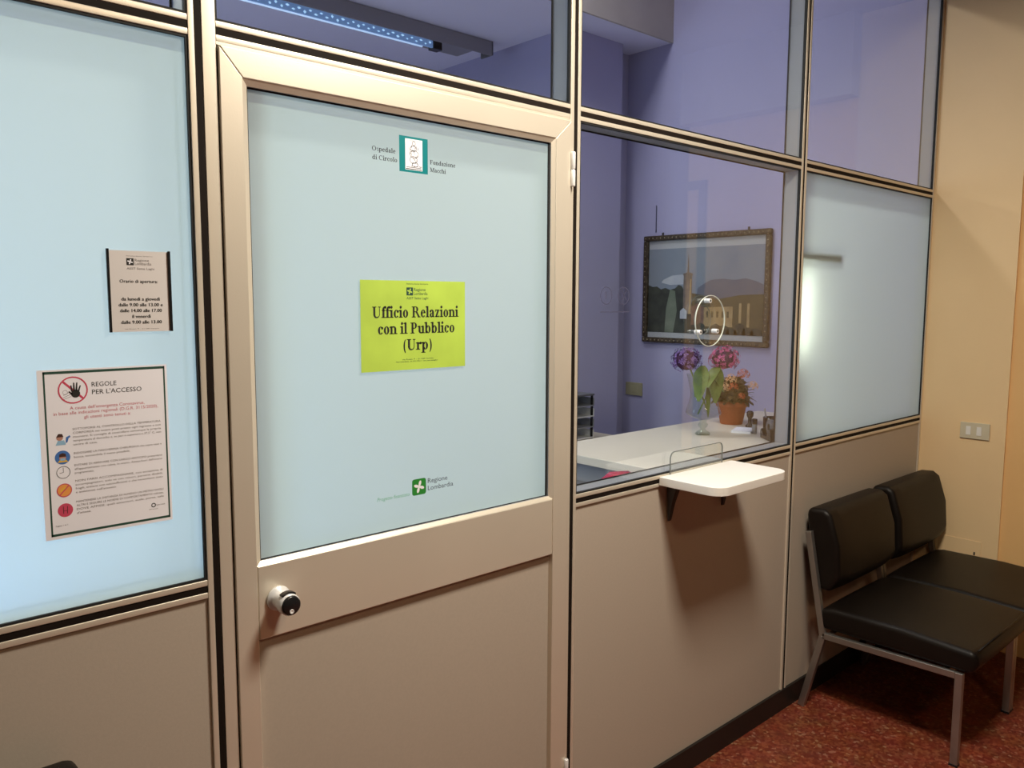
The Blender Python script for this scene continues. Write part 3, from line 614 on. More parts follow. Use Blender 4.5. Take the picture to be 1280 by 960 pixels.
# region lettering low on the door pane
fl = Flat(yv)
pts = []; r_ = 0.006; xa, xb, za, zb = 1.1060, 1.1470, 1.1590, 1.1985
for (cx_, cz_, a0) in ((xb - r_, zb - r_, 0), (xa + r_, zb - r_, 90), (xa + r_, za + r_, 180), (xb - r_, za + r_, 270)):
    for k in range(5): t = math.radians(a0 + 22.5 * k); pts.append((cx_ + r_ * math.cos(t), cz_ + r_ * math.sin(t)))
fl.poly(pts, 'green', 1); fl.rose(1.1265, 1.1788, 0.0155, 'paperwhite', 2)
fl_ = Flat(yv); text(fl_, 'Regione', 1.1525, 1.1840, .0120, 'ink', .0600); text(fl_, 'Lombardia', 1.1525, 1.1660, .0120, 'ink', .0780)
rg = fl.done('region_emblem'); tag(rg, 'green square region emblem with Regione Lombardia lettering low on the door pane', 'emblem')
fl_.done('lettering', rg)
fl = Flat(yv); text(fl, 'Progetto finanziato', 1.0080, 1.1615, .0090, 'greenpale', .090, slant=.15); fl.done('lettering', rg)

# faded round marks on the service window
fl = Flat(0.0068)
for gx in (1.790, 1.868):
    fl.ring(gx, 1.640, 0.026, 0.0025, 'ghost', 1)
fl.bar((1.788, 1.652), (1.788, 1.630), .004, 'ghost', 1); fl.bar((1.858, 1.655), (1.880, 1.628), .003, 'ghost', 1); fl.bar((1.880, 1.655), (1.858, 1.628), .003, 'ghost', 1)
fl.bar((1.765, 1.593), (1.895, 1.593), .003, 'ghost', 1)
tag(fl.done('window_sticker'), 'two faded round symbols on the left side of the service window', 'sticker')

# ================================================================ SERVICE WINDOW FITTINGS
disc = empty('speech_disc', (2.290, 0.0, 1.560)); tag(disc, 'round clear acrylic speech disc with three bolts on the service window', 'speech disc')
def ydisc(name, cx, cz, r, y0, y1, m, parent, n=48, ri=None, rz=None):
    bm = bmesh.new(); rz = rz or r
    if ri is None:
        prism(bm, [(cx + r * math.cos(2 * PI * k / n), cz + rz * math.sin(2 * PI * k / n)) for k in range(n)], 'y', y0, y1)
    else:
        for k in range(n):
            a, b = 2 * PI * k / n, 2 * PI * (k + 1) / n
            q = [(cx + s * math.cos(t), cz + (rz if s == r else ri + rz - r) * math.sin(t)) for s in (r, ri) for t in (a, b)]
            for y in (y0, y1): bm.faces.new([bm.verts.new((p[0], y, p[1])) for p in (q[0], q[1], q[3], q[2])])
            for (u, v) in ((q[0], q[1]), (q[2], q[3])): bm.faces.new([bm.verts.new(p) for p in ((u[0], y0, u[1]), (v[0], y0, v[1]), (v[0], y1, v[1]), (u[0], y1, u[1]))])
        bmesh.ops.remove_doubles(bm, verts=bm.verts, dist=1e-6); bmesh.ops.recalc_face_normals(bm, faces=bm.faces)
    o = link(name, bm, m); 
    if parent: rel(o, parent)
    return o
ydisc('disc_plate', 2.290, 1.560, 0.0830, -0.012, -0.009, 'acrylic', disc)
ydisc('disc_rim', 2.290, 1.560, 0.0845, -0.0122, -0.0088, 'acrylrim', disc, ri=0.0826)
ydisc('hole_rim', 2.272, 1.563, 0.0480, 0.0060, 0.0078, 'acryledge', disc, ri=0.0468)
for bx, bz in ((2.285, 1.626), (2.235, 1.524), (2.332, 1.525)):
    ydisc('bolt', bx, bz, 0.0078, -0.0135, 0.0075, 'silver', disc, 16); ydisc('bolt_cap', bx, bz, 0.0034, -0.0145, -0.0135, 'darksteel', disc, 12)

# small acrylic guard at the pass slot
def rrect(x0, x1, z0, z1, r, top_only=True, n=6):
    p = []
    for (cx_, cz_, a0, on) in ((x1 - r, z1 - r, 0, 1), (x0 + r, z1 - r, 90, 1), (x0 + r, z0 + r, 180, 0), (x1 - r, z0 + r, 270, 0)):
        if on or not top_only: p += [(cx_ + r * math.cos(math.radians(a0 + 90 * k / n)), cz_ + r * math.sin(math.radians(a0 + 90 * k / n))) for k in range(n + 1)]
        else: p.append((x0 if a0 == 180 else x1, z0))
    return p
g = empty('pass_guard', (2.25, 0, 1.07)); tag(g, 'low clear acrylic guard with rounded corners behind the white shelf', 'guard')
bm = bmesh.new(); prism(bm, rrect(2.100, 2.395, 1.0715, 1.143, 0.02), 'y', -0.006, -0.003); rel(link('guard_plate', bm, 'acrylic'), g)
bm = bmesh.new(); pl = rrect(2.100, 2.395, 1.0715, 1.143, 0.02)[:-2]
pl = [(2.395, 1.0715)] + pl + [(2.100, 1.0715)]
for (a, b) in zip(pl, pl[1:]):
    prism(bm, [a, b, (b[0] + (-.0016 if b[0] > 2.25 else .0010), b[1] - .0016), (a[0] + (-.0016 if a[0] > 2.25 else .0010), a[1] - .0016)], 'y', -0.0065, -0.0025) if abs(a[0] - b[0]) + abs(a[1] - b[1]) > 1e-5 else None
rel(link('guard_rim', bm, 'acryledge'), g)

# white shelf with two brackets
sh = empty('wall_shelf', (2.24, 0, 1.07)); tag(sh, 'small white shelf with rounded front corners on two dark brackets below the service window', 'shelf')
def rshelf(x0, x1, y0, y1, r, n=8):
    p = [(x1, y1), (x0, y1)]
    for k in range(n + 1): a = math.radians(180 + 90 * k / n); p.append((x0 + r + r * math.cos(a), y0 + r + r * math.sin(a)))
    for k in range(n + 1): a = math.radians(270 + 90 * k / n); p.append((x1 - r + r * math.cos(a), y0 + r + r * math.sin(a)))
    return p
bm = bmesh.new(); prism(bm, rshelf(2.048, 2.455, -0.228, -0.0015, 0.050), 'z', 1.042, 1.070); rel(link('shelf_board', bm, 'white', None, 0.002, 2), sh)
for bx in (2.103, 2.408):
    bm = bmesh.new(); sec = [(1.0415, 0.013, -0.040), (1.034, 0.013, -0.038), (0.98, 0.010, -0.020), (0.918, 0.007, -0.007)]; rg_ = []
    for (z, hw_, y) in sec: rg_.append([bm.verts.new(p) for p in ((bx - hw_, -0.0015, z), (bx - hw_, y, z), (bx + hw_, y, z), (bx + hw_, -0.0015, z))])
    for a, b in zip(rg_, rg_[1:]):
        for i in range(4): bm.faces.new((a[i], a[(i + 1) % 4], b[(i + 1) % 4], b[i]))
    bm.faces.new(rg_[0]); bm.faces.new(rg_[-1][::-1]); bmesh.ops.recalc_face_normals(bm, faces=bm.faces)
    rel(link('bracket', bm, 'darksteel', None, 0.001, 1), sh)

# ================================================================ CHAIRS
def make_chair(x0, label, loc_y=0.0):
    W = 0.575
    t = empty('chair', (x0 + W / 2, -0.33 + loc_y, 0)); tag(t, label, 'chair', 'black lounge chairs along the partition')
    b = Vector((0, 0, 0)); hw = W / 2; yo = 0.33      # local y of wall plane = +0.33
    def fr(name, pts, wd, m='chrome', x=0.0, hd=0.011):
        # flat bar path in the yz plane
        bm = bmesh.new(); pts = [Vector((p[0] + yo, p[1])) for p in pts]
        L_, R_ = [], []
        for i, p in enumerate(pts):
            d = ((pts[i] - pts[i - 1]) if i else (pts[1] - pts[0])).normalized(); d2 = ((pts[i + 1] - pts[i]) if i < len(pts) - 1 else d).normalized()
            dm = (d + d2).normalized(); n_ = Vector((-dm.y, dm.x)); k = wd / 2 / max(0.4, n_.dot(Vector((-d.y, d.x))))
            L_.append(p + n_ * k); R_.append(p - n_ * k)
        prism(bm, [tuple(p) for p in L_] + [tuple(p) for p in R_[::-1]], 'x', x - hd, x + hd)
        return link(name, bm, m, t, 0.002, 2)
    for s in (-1, 1):
        xx = s * (hw - 0.011)
        fr('back_upright', [(-0.112, 0.316), (-0.036, 0.722)], 0.024, x=xx)
        fr('leg', [(-0.034, 0.002), (-0.112, 0.316)], 0.026, x=xx)
        fr('seat_rail', [(-0.112, 0.318), (-0.596, 0.330)], 0.024, x=xx)
        fr('leg', [(-0.609, 0.341), (-0.609, 0.002)], 0.026, x=xx)
        box('foot_cap', 'black', xx - 0.0125, xx + 0.0125, -0.6235 + yo, -0.5945 + yo, 0.0, 0.008, t)
    for (y, z) in ((-0.14, 0.322), (-0.56, 0.328)): box('cross_rail', 'chrome', -hw + 0.022, hw - 0.022, y + yo - 0.011, y + yo + 0.011, z - 0.011, z + 0.011, t)
    box('back_rail', 'darksteel', -hw + 0.022, hw - 0.022, -0.062 + yo, -0.048 + yo, 0.60, 0.64, t)
    # puffy cushions
    def cushion(name, x0_, x1_, outline, puff, bev):
        bm = bmesh.new(); n = 7; rings = []
        for k in range(n + 1):
            u = k / n; x = x0_ + (x1_ - x0_) * u; g_ = puff * (1 - (2 * u - 1) ** 4)
            cy = sum(p[0] for p in outline) / len(outline); cz = sum(p[1] for p in outline) / len(outline)
            rings.append([bm.verts.new((x, p[0] + yo + (p[0] - cy) * g_ * p[2], p[1] + (p[1] - cz) * g_ * p[2])) for p in outline])
        m_ = len(outline)
        for a, b_ in zip(rings, rings[1:]):
            for i in range(m_): bm.faces.new((a[i], a[(i + 1) % m_], b_[(i + 1) % m_], b_[i]))
        bm.faces.new(rings[0][::-1]); bm.faces.new(rings[-1]); bmesh.ops.recalc_face_normals(bm, faces=bm.faces)
        o = link(name, bm, 'leather', t, bev, 4); return o
    seat = cushion('seat', -hw + 0.002, hw - 0.002, [(-0.095, 0.345, 0), (-0.650, 0.345, 0), (-0.665, 0.385, 0.3), (-0.655, 0.428, 0.5), (-0.40, 0.440, 1), (-0.15, 0.436, 1), (-0.095, 0.425, 0)], 0.10, 0.022)
    bm = bmesh.new(); tube(bm, [(-hw + 0.02, -0.660 + yo, 0.432), (hw - 0.02, -0.660 + yo, 0.432)], 0.0035, 6); link('piping', bm, 'leather', seat)
    cushion('backrest', -hw + 0.004 + 0.018, hw - 0.004 - 0.018, [(-0.050, 0.495, 0), (-0.120, 0.490, 0.2), (-0.158, 0.55, 1), (-0.148, 0.68, 1), (-0.112, 0.795, 0.5), (-0.085, 0.815, 0.2), (-0.018, 0.812, 0), (-0.014, 0.78, 0)], 0.12, 0.020)
    return t
make_chair(2.965, 'black leatherette lounge chair with steel frame under the right frosted pane')
make_chair(3.545, 'black leatherette lounge chair in the corner against the cream wall')
make_chair(-0.208, 'dark chair of which only a back corner shows at the bottom left edge')
t = bpy.data.objects['chair.002']; t.pop('group', None); t.scale = (1, 1, 1.012)

# ================================================================ RIGHT WALL PLATES
sp = empty('switch_plate', (XR, -0.243, 1.024)); tag(sp, 'ivory two gang socket plate on the cream wall above the chairs', 'switch plate')
rel(box('plate', 'ivory', XR - 0.009, XR - 0.0005, -0.306, -0.180, 0.986, 1.062, None, 0.002, 2), sp)
for yc in (-0.216, -0.262):
    o = rel(box('rocker', 'white', XR - 0.0115, XR - 0.006, yc - 0.0105, yc + 0.0105, 1.004, 1.044, None, 0.001, 1), sp)
cb = empty('cover_plate', (XR, -0.21, 0.45)); tag(cb, 'cream blank cover plate low on the wall behind the corner chair', 'cover plate')
rel(box('plate', 'wallwarm', XR - 0.004, XR - 0.0005, -0.30, -0.115, 0.36, 0.503, None, 0.001, 1), cb)
rel(box('screw', 'darksteel', XR - 0.005, XR - 0.003, -0.277, -0.270, 0.435, 0.45, None), cb)

# ================================================================ OFFICE CONTENTS
ct = empty('counter', (3.2, 0.5, 0)); tag(ct, 'white topped reception counter behind the service window', 'counter')
rel(box('counter_top', 'counter', 2.385, XR - 0.001, YD + 0.035, 0.888, 0.965, 1.0, None, 0.002, 2), ct)
rel(box('counter_side', 'greyplastic', 2.41, 2.44, YD + 0.06, 0.86, 0.0, 0.964), ct)
rel(box('counter_front', 'darkgrey', 2.44, XR - 0.02, YD + 0.06, YD + 0.085, 0.0, 0.964), ct)
# lower desk left of the counter
dk = empty('desk', (1.9, 0.5, 0)); tag(dk, 'dark grey lower desk left of the white counter', 'desk')
rel(box('desk_top', 'darkgrey', 1.45, 2.405, YD + 0.04, 0.90, 0.86, 0.89, None, 0.002, 1), dk)
for lx in (1.47, 2.34): rel(box('side_panel', 'darkgrey', lx, lx + 0.03, YD + 0.06, 0.88, 0.0, 0.859), dk)
# red glossy stapler on the desk
st = empty('stapler', (2.30, 0.30, 0.89)); tag(st, 'glossy red desk object at the left end of the white counter', 'stapler')
bm = bmesh.new(); prism(bm, [(-0.055, 0.030), (-0.050, 0.052), (-0.02, 0.066), (0.03, 0.064), (0.058, 0.045), (0.060, 0.030)], 'x', -0.022, 0.022); o = link('stapler_arm', bm, 'red', st, 0.006, 3)
box('stapler_base', 'black', -0.022, 0.022, -0.06, 0.06, 0.0, 0.010, st, 0.002, 2); box('stapler_hinge', 'black', -0.018, 0.018, 0.03, 0.058, 0.010, 0.032, st)
st.location = (2.245, 0.315, 0.89); st.rotation_euler = (0, 0, 0.9); st.scale = (1.5, 1.4, 1.75)

# rear desk with letter trays
rd = empty('rear_desk', (3.2, 1.55, 0)); tag(rd, 'low beige topped desk against the lavender wall behind the counter', 'desk')
rel(box('desk_top', 'ivory', 2.75, 3.545, 1.35, 1.755, 0.82, 0.85, None, 0.002, 1), rd)
for lx in (2.77, 3.50): rel(box('side_panel', 'greyplastic', lx, lx + 0.03, 1.37, 1.74, 0.0, 0.819), rd)
tr = empty('tray_tower', (3.24, 1.60, 0.85)); tag(tr, 'grey and white letter tray tower on the low beige rear desk', 'tray tower')
for k in range(4):
    bm = bmesh.new(); z = 0.006 + k * 0.060
    add_box(bm, -0.13, 0.13, -0.14, 0.14, z, z + 0.006); add_box(bm, -0.13, -0.124, -0.14, 0.14, z + .006, z + 0.045); add_box(bm, 0.124, 0.13, -0.14, 0.14, z + .006, z + 0.045); add_box(bm, -0.124, 0.124, 0.134, 0.14, z + .006, z + 0.045)
    link('tray', bm, 'greyplastic' if k % 2 else 'white', tr)
for (a, b) in ((-0.12, -0.13), (0.12, -0.13), (-0.12, 0.13), (0.12, 0.13)): box('post', 'black', a - .005, a + .005, b - .005, b + .005, 0.0, 0.245, tr)
box('cover', 'darkgrey', -0.13, 0.13, -0.14, 0.14, 0.245, 0.255, tr)
# wall plate
sk = empty('wall_socket', (XR, 1.79, 1.05)); tag(sk, 'yellowed socket plate on the lavender wall left of the vase', 'socket')
rel(box('plate', 'olive', XR - 0.011, XR - 0.0005, 1.722, 1.855, 1.008, 1.091, None, 0.002, 2), sk)
rel(box('rocker', 'olive', XR - 0.013, XR - 0.010, 1.76, 1.815, 1.027, 1.072, None, 0.001, 1), sk)
bm = bmesh.new(); tube(bm, [(XR - 0.004, 1.64, 2.045), (XR - 0.004, 1.64, 2.21)], 0.003, 6); tag(link('cable_clip', bm, 'ghost'), 'thin short vertical cable on the lavender wall above the picture', 'cable')

# framed picture on the office wall (faces -x)
pic = empty('framed_picture', (XR, 1.27, 1.69)); tag(pic, 'ornate dark gilt framed landscape with a church steeple on the lavender wall', 'picture')
PY0, PY1, PZ0, PZ1 = 0.832, 1.716, 1.360, 2.022     # y range (right edge = small y)
fwid = 0.032
def fbar(y0, y1, z0, z1):
    rel(box('frame_bar', 'goldframe', XR - 0.030, XR - 0.002, y0, y1, z0, z1, None, 0.006, 2), pic)
fbar(PY0, PY1, PZ1 - fwid, PZ1); fbar(PY0, PY1, PZ0, PZ0 + fwid); fbar(PY0, PY0 + fwid, PZ0 + fwid, PZ1 - fwid); fbar(PY1 - fwid, PY1, PZ0 + fwid, PZ1 - fwid)
# small gilt bosses along the bars
bm = bmesh.new()
def boss(y, z):
    lathe(bm, [(0.0, -0.004), (0.0065, -0.002), (0.005, 0.003), (0.0, 0.005)], 0, 0, 0, 6)
nb = 30
for k in range(nb):
    y = PY0 + 0.016 + (PY1 - PY0 - 0.032) * k / (nb - 1)
    for z in (PZ0 + 0.016, PZ1 - 0.016):
        s_ = 0.0055; xx = XR - 0.031
        v = [bm.verts.new(p) for p in ((xx, y - s_, z), (xx, y, z - s_), (xx, y + s_, z), (xx, y, z + s_), (xx - 0.004, y, z))]
        for i in range(4): bm.faces.new((v[i], v[(i + 1) % 4], v[4]))
for k in range(20):
    z = PZ0 + 0.03 + (PZ1 - PZ0 - 0.06) * k / 19
    for y in (PY0 + 0.016, PY1 - 0.016):
        s_ = 0.005; xx = XR - 0.031
        v = [bm.verts.new(p) for p in ((xx, y - s_, z), (xx, y, z - s_), (xx, y + s_, z), (xx, y, z + s_), (xx - 0.004, y, z))]
        for i in range(4): bm.faces.new((v[i], v[(i + 1) % 4], v[4]))
M['gilt'] = mat('pale_gilt', (0.42, 0.34, 0.22), 0.35, 0.5, scale=90, col2=(0.20, 0.15, 0.08))
o = rel(link('gilt_carving', bm, 'gilt'), pic); o['kind'] = 'stuff'
# the print: u to the right as seen from the office (u = -y), v up
M['p_sky'] = None
def gradmat(name, cols, scale=3.0):
    m = bpy.data.materials.new(name); m.use_nodes = True; nt = m.node_tree; b = nt.nodes['Principled BSDF']; b.inputs['Roughness'].default_value = 0.7
    tc = nt.nodes.new('ShaderNodeTexCoord'); n = nt.nodes.new('ShaderNodeTexNoise'); n.inputs['Scale'].default_value = scale; n.inputs['Detail'].default_value = 5
    r = nt.nodes.new('ShaderNodeValToRGB'); r.color_ramp.elements[0].position = 0.3; r.color_ramp.elements[1].position = 0.7
    r.color_ramp.elements[0].color = (*cols[0], 1); r.color_ramp.elements[1].color = (*cols[1], 1)
    nt.links.new(tc.outputs['Object'], n.inputs['Vector']); nt.links.new(n.outputs['Fac'], r.inputs[0]); nt.links.new(r.outputs[0], b.inputs['Base Color']); return m
M['p_sky'] = gradmat('print_sky', ((0.17, 0.21, 0.27), (0.26, 0.28, 0.30)), 3); M['p_cloud'] = gradmat('print_cloud', ((0.34, 0.37, 0.42), (0.46, 0.48, 0.50)), 8)
M['p_hill'] = gradmat('print_hill', ((0.10, 0.11, 0.15), (0.14, 0.14, 0.17)), 8); M['p_tree'] = gradmat('print_trees', ((0.018, 0.022, 0.018), (0.05, 0.055, 0.040)), 14)
M['p_land'] = gradmat('print_land', ((0.06, 0.05, 0.025), (0.11, 0.085, 0.04)), 12); M['p_house'] = gradmat('print_house', ((0.30, 0.20, 0.09), (0.42, 0.30, 0.15)), 25)
M['p_tower'] = gradmat('print_tower', ((0.12, 0.10, 0.09), (0.22, 0.17, 0.13)), 25); M['p_mat'] = gradmat('print_margin', ((0.40, 0.41, 0.42), (0.43, 0.44, 0.44)), 5)
M['p_meadow'] = gradmat('print_poplar', ((0.10, 0.13, 0.09), (0.17, 0.19, 0.14)), 12); M['p_roof'] = gradmat('print_roof', ((0.16, 0.08, 0.05), (0.24, 0.13, 0.09)), 25)
bm = bmesh.new(); pm = ['p_mat', 'p_sky', 'p_cloud', 'p_hill', 'p_land', 'p_tree', 'p_meadow', 'p_tower', 'p_house', 'p_roof']
UW, VH = PY1 - PY0 - 2 * fwid, PZ1 - PZ0 - 2 * fwid
def pp(pts, m, layer):
    x = XR - 0.008 - 0.0004 * layer
    f = bm.faces.new([bm.verts.new((x, PY1 - fwid - p[0] * UW, PZ0 + fwid + p[1] * VH)) for p in pts]); f.material_index = pm.index(m)
    f.normal_update()
    if f.normal.x > 0: f.normal_flip()
pp([(0, 0), (1, 0), (1, 1), (0, 1)], 'p_mat', 0)
pp([(0, .055), (1, .055), (1, .915), (0, .915)], 'p_sky', 1)
pp([(.12, .57), (.2, .545), (.33, .55), (.33, .65), (.22, .64), (.14, .60)], 'p_cloud', 2)
pp([(.44, .40), (1, .40), (1, .53), (.92, .575), (.84, .60), (.76, .585), (.66, .60), (.56, .59), (.5, .55), (.45, .51)], 'p_hill', 2)
pp([(.40, .055), (1, .055), (1, .45), (.8, .44), (.62, .40), (.5, .44), (.40, .46)], 'p_land', 3)
edge = [(0, .545), (.04, .525), (.08, .53), (.12, .50), (.16, .515), (.20, .495), (.25, .51), (.28, .545), (.31, .53), (.34, .47), (.36, .40), (.40, .36)]
pp([(0, .055), (.40, .055)] + edge[::-1], 'p_tree', 4)
pp([(.16, .055), (.24, .055), (.27, .28), (.25, .48), (.205, .50), (.17, .3)], 'p_meadow', 5)
pp([(.325, .25), (.40, .25), (.40, .64), (.325, .64)], 'p_tower', 6)
pp([(.32, .64), (.405, .64), (.405, .655), (.372, .67), (.365, .86), (.357, .67), (.32, .655)], 'p_tower', 7)
pp([(.375, .25), (.395, .25), (.395, .60), (.385, .60)], 'p_house', 8)
pp([(.30, .20), (.36, .20), (.36, .28), (.33, .31), (.30, .28)], 'p_cloud', 8)
pp([(.40, .12), (.51, .12), (.51, .32), (.455, .36), (.40, .32)], 'p_roof', 8)
pp([(.51, .13), (.75, .13), (.75, .33), (.51, .32)], 'p_house', 8)
pp([(.80, .12), (.82, .12), (.82, .36), (.80, .36)], 'p_house', 9); pp([(.865, .12), (.885, .12), (.885, .36), (.865, .36)], 'p_house', 9)
for k in range(5):
    u = .53 + k * .043; pp([(u, .22), (u + .018, .22), (u + .018, .28), (u, .28)], 'p_land', 9)
for k in range(9):
    u = .42 + k * .065; h = .09 + .03 * math.sin(k * 2.3); pp([(u - .05, .055), (u + .05, .055), (u + .035, .055 + h * .8), (u, .055 + h), (u - .035, .055 + h * .8)], 'p_tree', 10)
rel(link('print', bm, pm), pic)
rel(box('backing', 'darkgrey', XR - 0.0075, XR - 0.0022, PY0 + fwid - .002, PY1 - fwid + .002, PZ0 + fwid - .002, PZ1 - fwid + .002), pic)
for y in (1.585, 0.985): rel(box('hook', 'darksteel', XR - 0.008, XR - 0.002, y - .005, y + .005, PZ1, PZ1 + .018), pic)

# ceiling lamp with louvre
M['lampgrey'] = mat('grey_lamp_housing', (0.28, 0.27, 0.30), 0.45, 0.1)
M['tube'] = mat('lit_tube', (0.8, 0.9, 1.0), 0.4, 0, emit=(0.45, 0.66, 1.0), es=0.8)
M['louvre'] = mat('lit_louvre', (0.35, 0.48, 0.75), 0.4, 0, emit=(0.07, 0.14, 0.30), es=0.8)
lp = empty('ceiling_light', (2.3, 2.4, 3.165)); tag(lp, 'long grey fluorescent fitting with glittering louvre on the office ceiling', 'ceiling light')
rel(box('housing', 'lampgrey', 0.3, 3.306, 2.265, 2.275, 3.080, 3.163, None, 0.002, 1), lp)
rel(box('end_plate', 'darkgrey', 3.306, 3.316, 2.265, 2.37, 3.084, 3.163), lp)
rel(box('housing_top', 'lampgrey', 0.3, 3.306, 2.276, 2.60, 3.146, 3.163), lp)
bm = bmesh.new(); tube(bm, [(0.35, 2.50, 3.120), (2.96, 2.50, 3.120)], 0.010, 10); rel(link('tube', bm, 'tube'), lp)
rel(box('louvre', 'louvre', 0.40, 2.985, 2.425, 2.436, 3.096, 3.136), lp)
M['cell'] = mat('lit_louvre_cell', (0.6, 0.8, 1.0), 0.4, 0, emit=(0.42, 0.68, 0.95), es=0.9)
cb_ = bmesh.new(); rr = random.Random(9)
for k in range(80):
    x = 0.416 + k * 0.03225; z = 3.112 + (0.010 if k % 2 else -0.003)
    w_ = rr.uniform(0.008, 0.013); h_ = rr.uniform(0.004, 0.009)
    v = [cb_.verts.new(p) for p in ((x - w_, 2.4245, z), (x, 2.4245, z - h_), (x + w_, 2.4245, z), (x, 2.4245, z + h_), (x, 2.420, z))]
    for i_ in range(4): cb_.faces.new((v[i_], v[(i_ + 1) % 4], v[4]))
o = rel(link('louvre_cells', cb_, 'cell'), lp); o['kind'] = 'stuff'
rel(box('louvre_cap', 'black', 2.985, 3.045, 2.415, 2.47, 3.090, 3.138), lp)

# lobby ceiling lamps, out of view; rear one added to brighten the right wall
for (lx, ly, s_) in ((1.553, -1.03, 0.17), (1.0, -2.6, 0.17)):
    e = empty('hall_lamp', (lx, ly, 3.05)); tag(e, 'square warm hall ceiling lamp ' + ('in front of the door' if lx > 1.2 else 'shape added at the rear to brighten the right wall'), 'ceiling lamp')
    M['diff'] = M.get('diff') or mat('lamp_diffuser', (0.9, 0.85, 0.75), 0.5, 0, emit=(1.0, 0.8, 0.6), es=2.0)
    bm = bmesh.new()
    for (a, b, c, d) in ((-s_, s_, -s_, -s_ + .02), (-s_, s_, s_ - .02, s_), (-s_, -s_ + .02, -s_ + .02, s_ - .02), (s_ - .02, s_, -s_ + .02, s_ - .02)): add_box(bm, a, b, c, d, -0.05, -0.002)
    link('lamp_frame', bm, 'white', e); box('lamp_diffuser', 'diff', -s_ + .02, s_ - .02, -s_ + .02, s_ - .02, -0.045, -0.035, e)
# lit tube added behind the right frosted pane to give its bright spot
M['lit'] = mat('pane_glow_emitter', (0.9, 0.9, 0.85), 0.5, 0, emit=(1.0, 0.99, 0.92), es=9.0)
ul = empty('added_glow_tube', (3.0, 0.10, 1.0)); tag(ul, 'lit white tube added to make the bright spot in the right frosted pane', 'lamp')
bm = bmesh.new(); lathe(bm, [(0.0, 0), (0.018, 0), (0.020, 0.02), (0.020, 0.30), (0.015, 0.32), (0.0, 0.32)], 0, 0, 0.42, 20); link('shade', bm, 'lit', ul)
bm = bmesh.new(); tube(bm, [(0, 0, 0.02), (0, 0, 0.42)], 0.006, 8); link('glow_tube_stem', bm, 'darksteel', ul)
bm = bmesh.new(); lathe(bm, [(0.0, 0), (0.022, 0), (0.022, 0.012), (0.008, 0.02), (0.0, 0.02)], 0, 0, 0.0, 20); link('base', bm, 'darksteel', ul)
ul.location = (2.958, 0.098, 1.0)
box('pane_shadow_bar', 'darkgrey', -0.045, 0.28, -0.083, -0.070, 0.782, 0.812, ul)  # added bar that blocks the glow in a stripe across the pane

# ---------------------------------------------------------------- vase with hydrangeas
VX, VY, VZ = 3.194, 0.622, 1.0
vb = bmesh.new()
prof = [(0.0, 0.0), (0.034, 0.0), (0.036, 0.004), (0.030, 0.012), (0.014, 0.022), (0.012, 0.030), (0.022, 0.040), (0.022, 0.050), (0.014, 0.060), (0.020, 0.070), (0.055, 0.084), (0.080, 0.098), (0.082, 0.106), (0.074, 0.130), (0.064, 0.165), (0.060, 0.185), (0.062, 0.205), (0.072, 0.250), (0.082, 0.285)]
lathe(vb, prof, 0, 0, 0, 40, cap=False); bmesh.ops.remove_doubles(vb, verts=vb.verts, dist=1e-5); bmesh.ops.recalc_face_normals(vb, faces=vb.faces)
vase = tag(link('glass_vase', vb, 'vasethin', loc=(VX, VY, VZ)), 'clear footed glass vase on the white counter holding two hydrangeas', 'vase')
def leaf(bm, base, tip, wd, fold=0.25, droop=0.02, mi=0):
    b, t = Vector(base), Vector(tip); d = t - b; L_ = d.length; d.normalize(); s = d.cross(Vector((0, 0, 1))).normalized(); up = s.cross(d)
    rows = []
    for k in range(7):
        u = k / 6; ww = wd * (math.sin(PI * min(1, u * 0.93 + 0.04)) ** 0.75); c = b + d * L_ * u - Vector((0, 0, 1)) * droop * (u * u) * 4
        rows.append([bm.verts.new(c - s * ww + up * ww * fold), bm.verts.new(c), bm.verts.new(c + s * ww + up * ww * fold)])
    for a, c in zip(rows, rows[1:]):
        for i in range(2):
            f = bm.faces.new((a[i], a[i + 1], c[i + 1], c[i])); f.smooth = True; f.material_index = mi
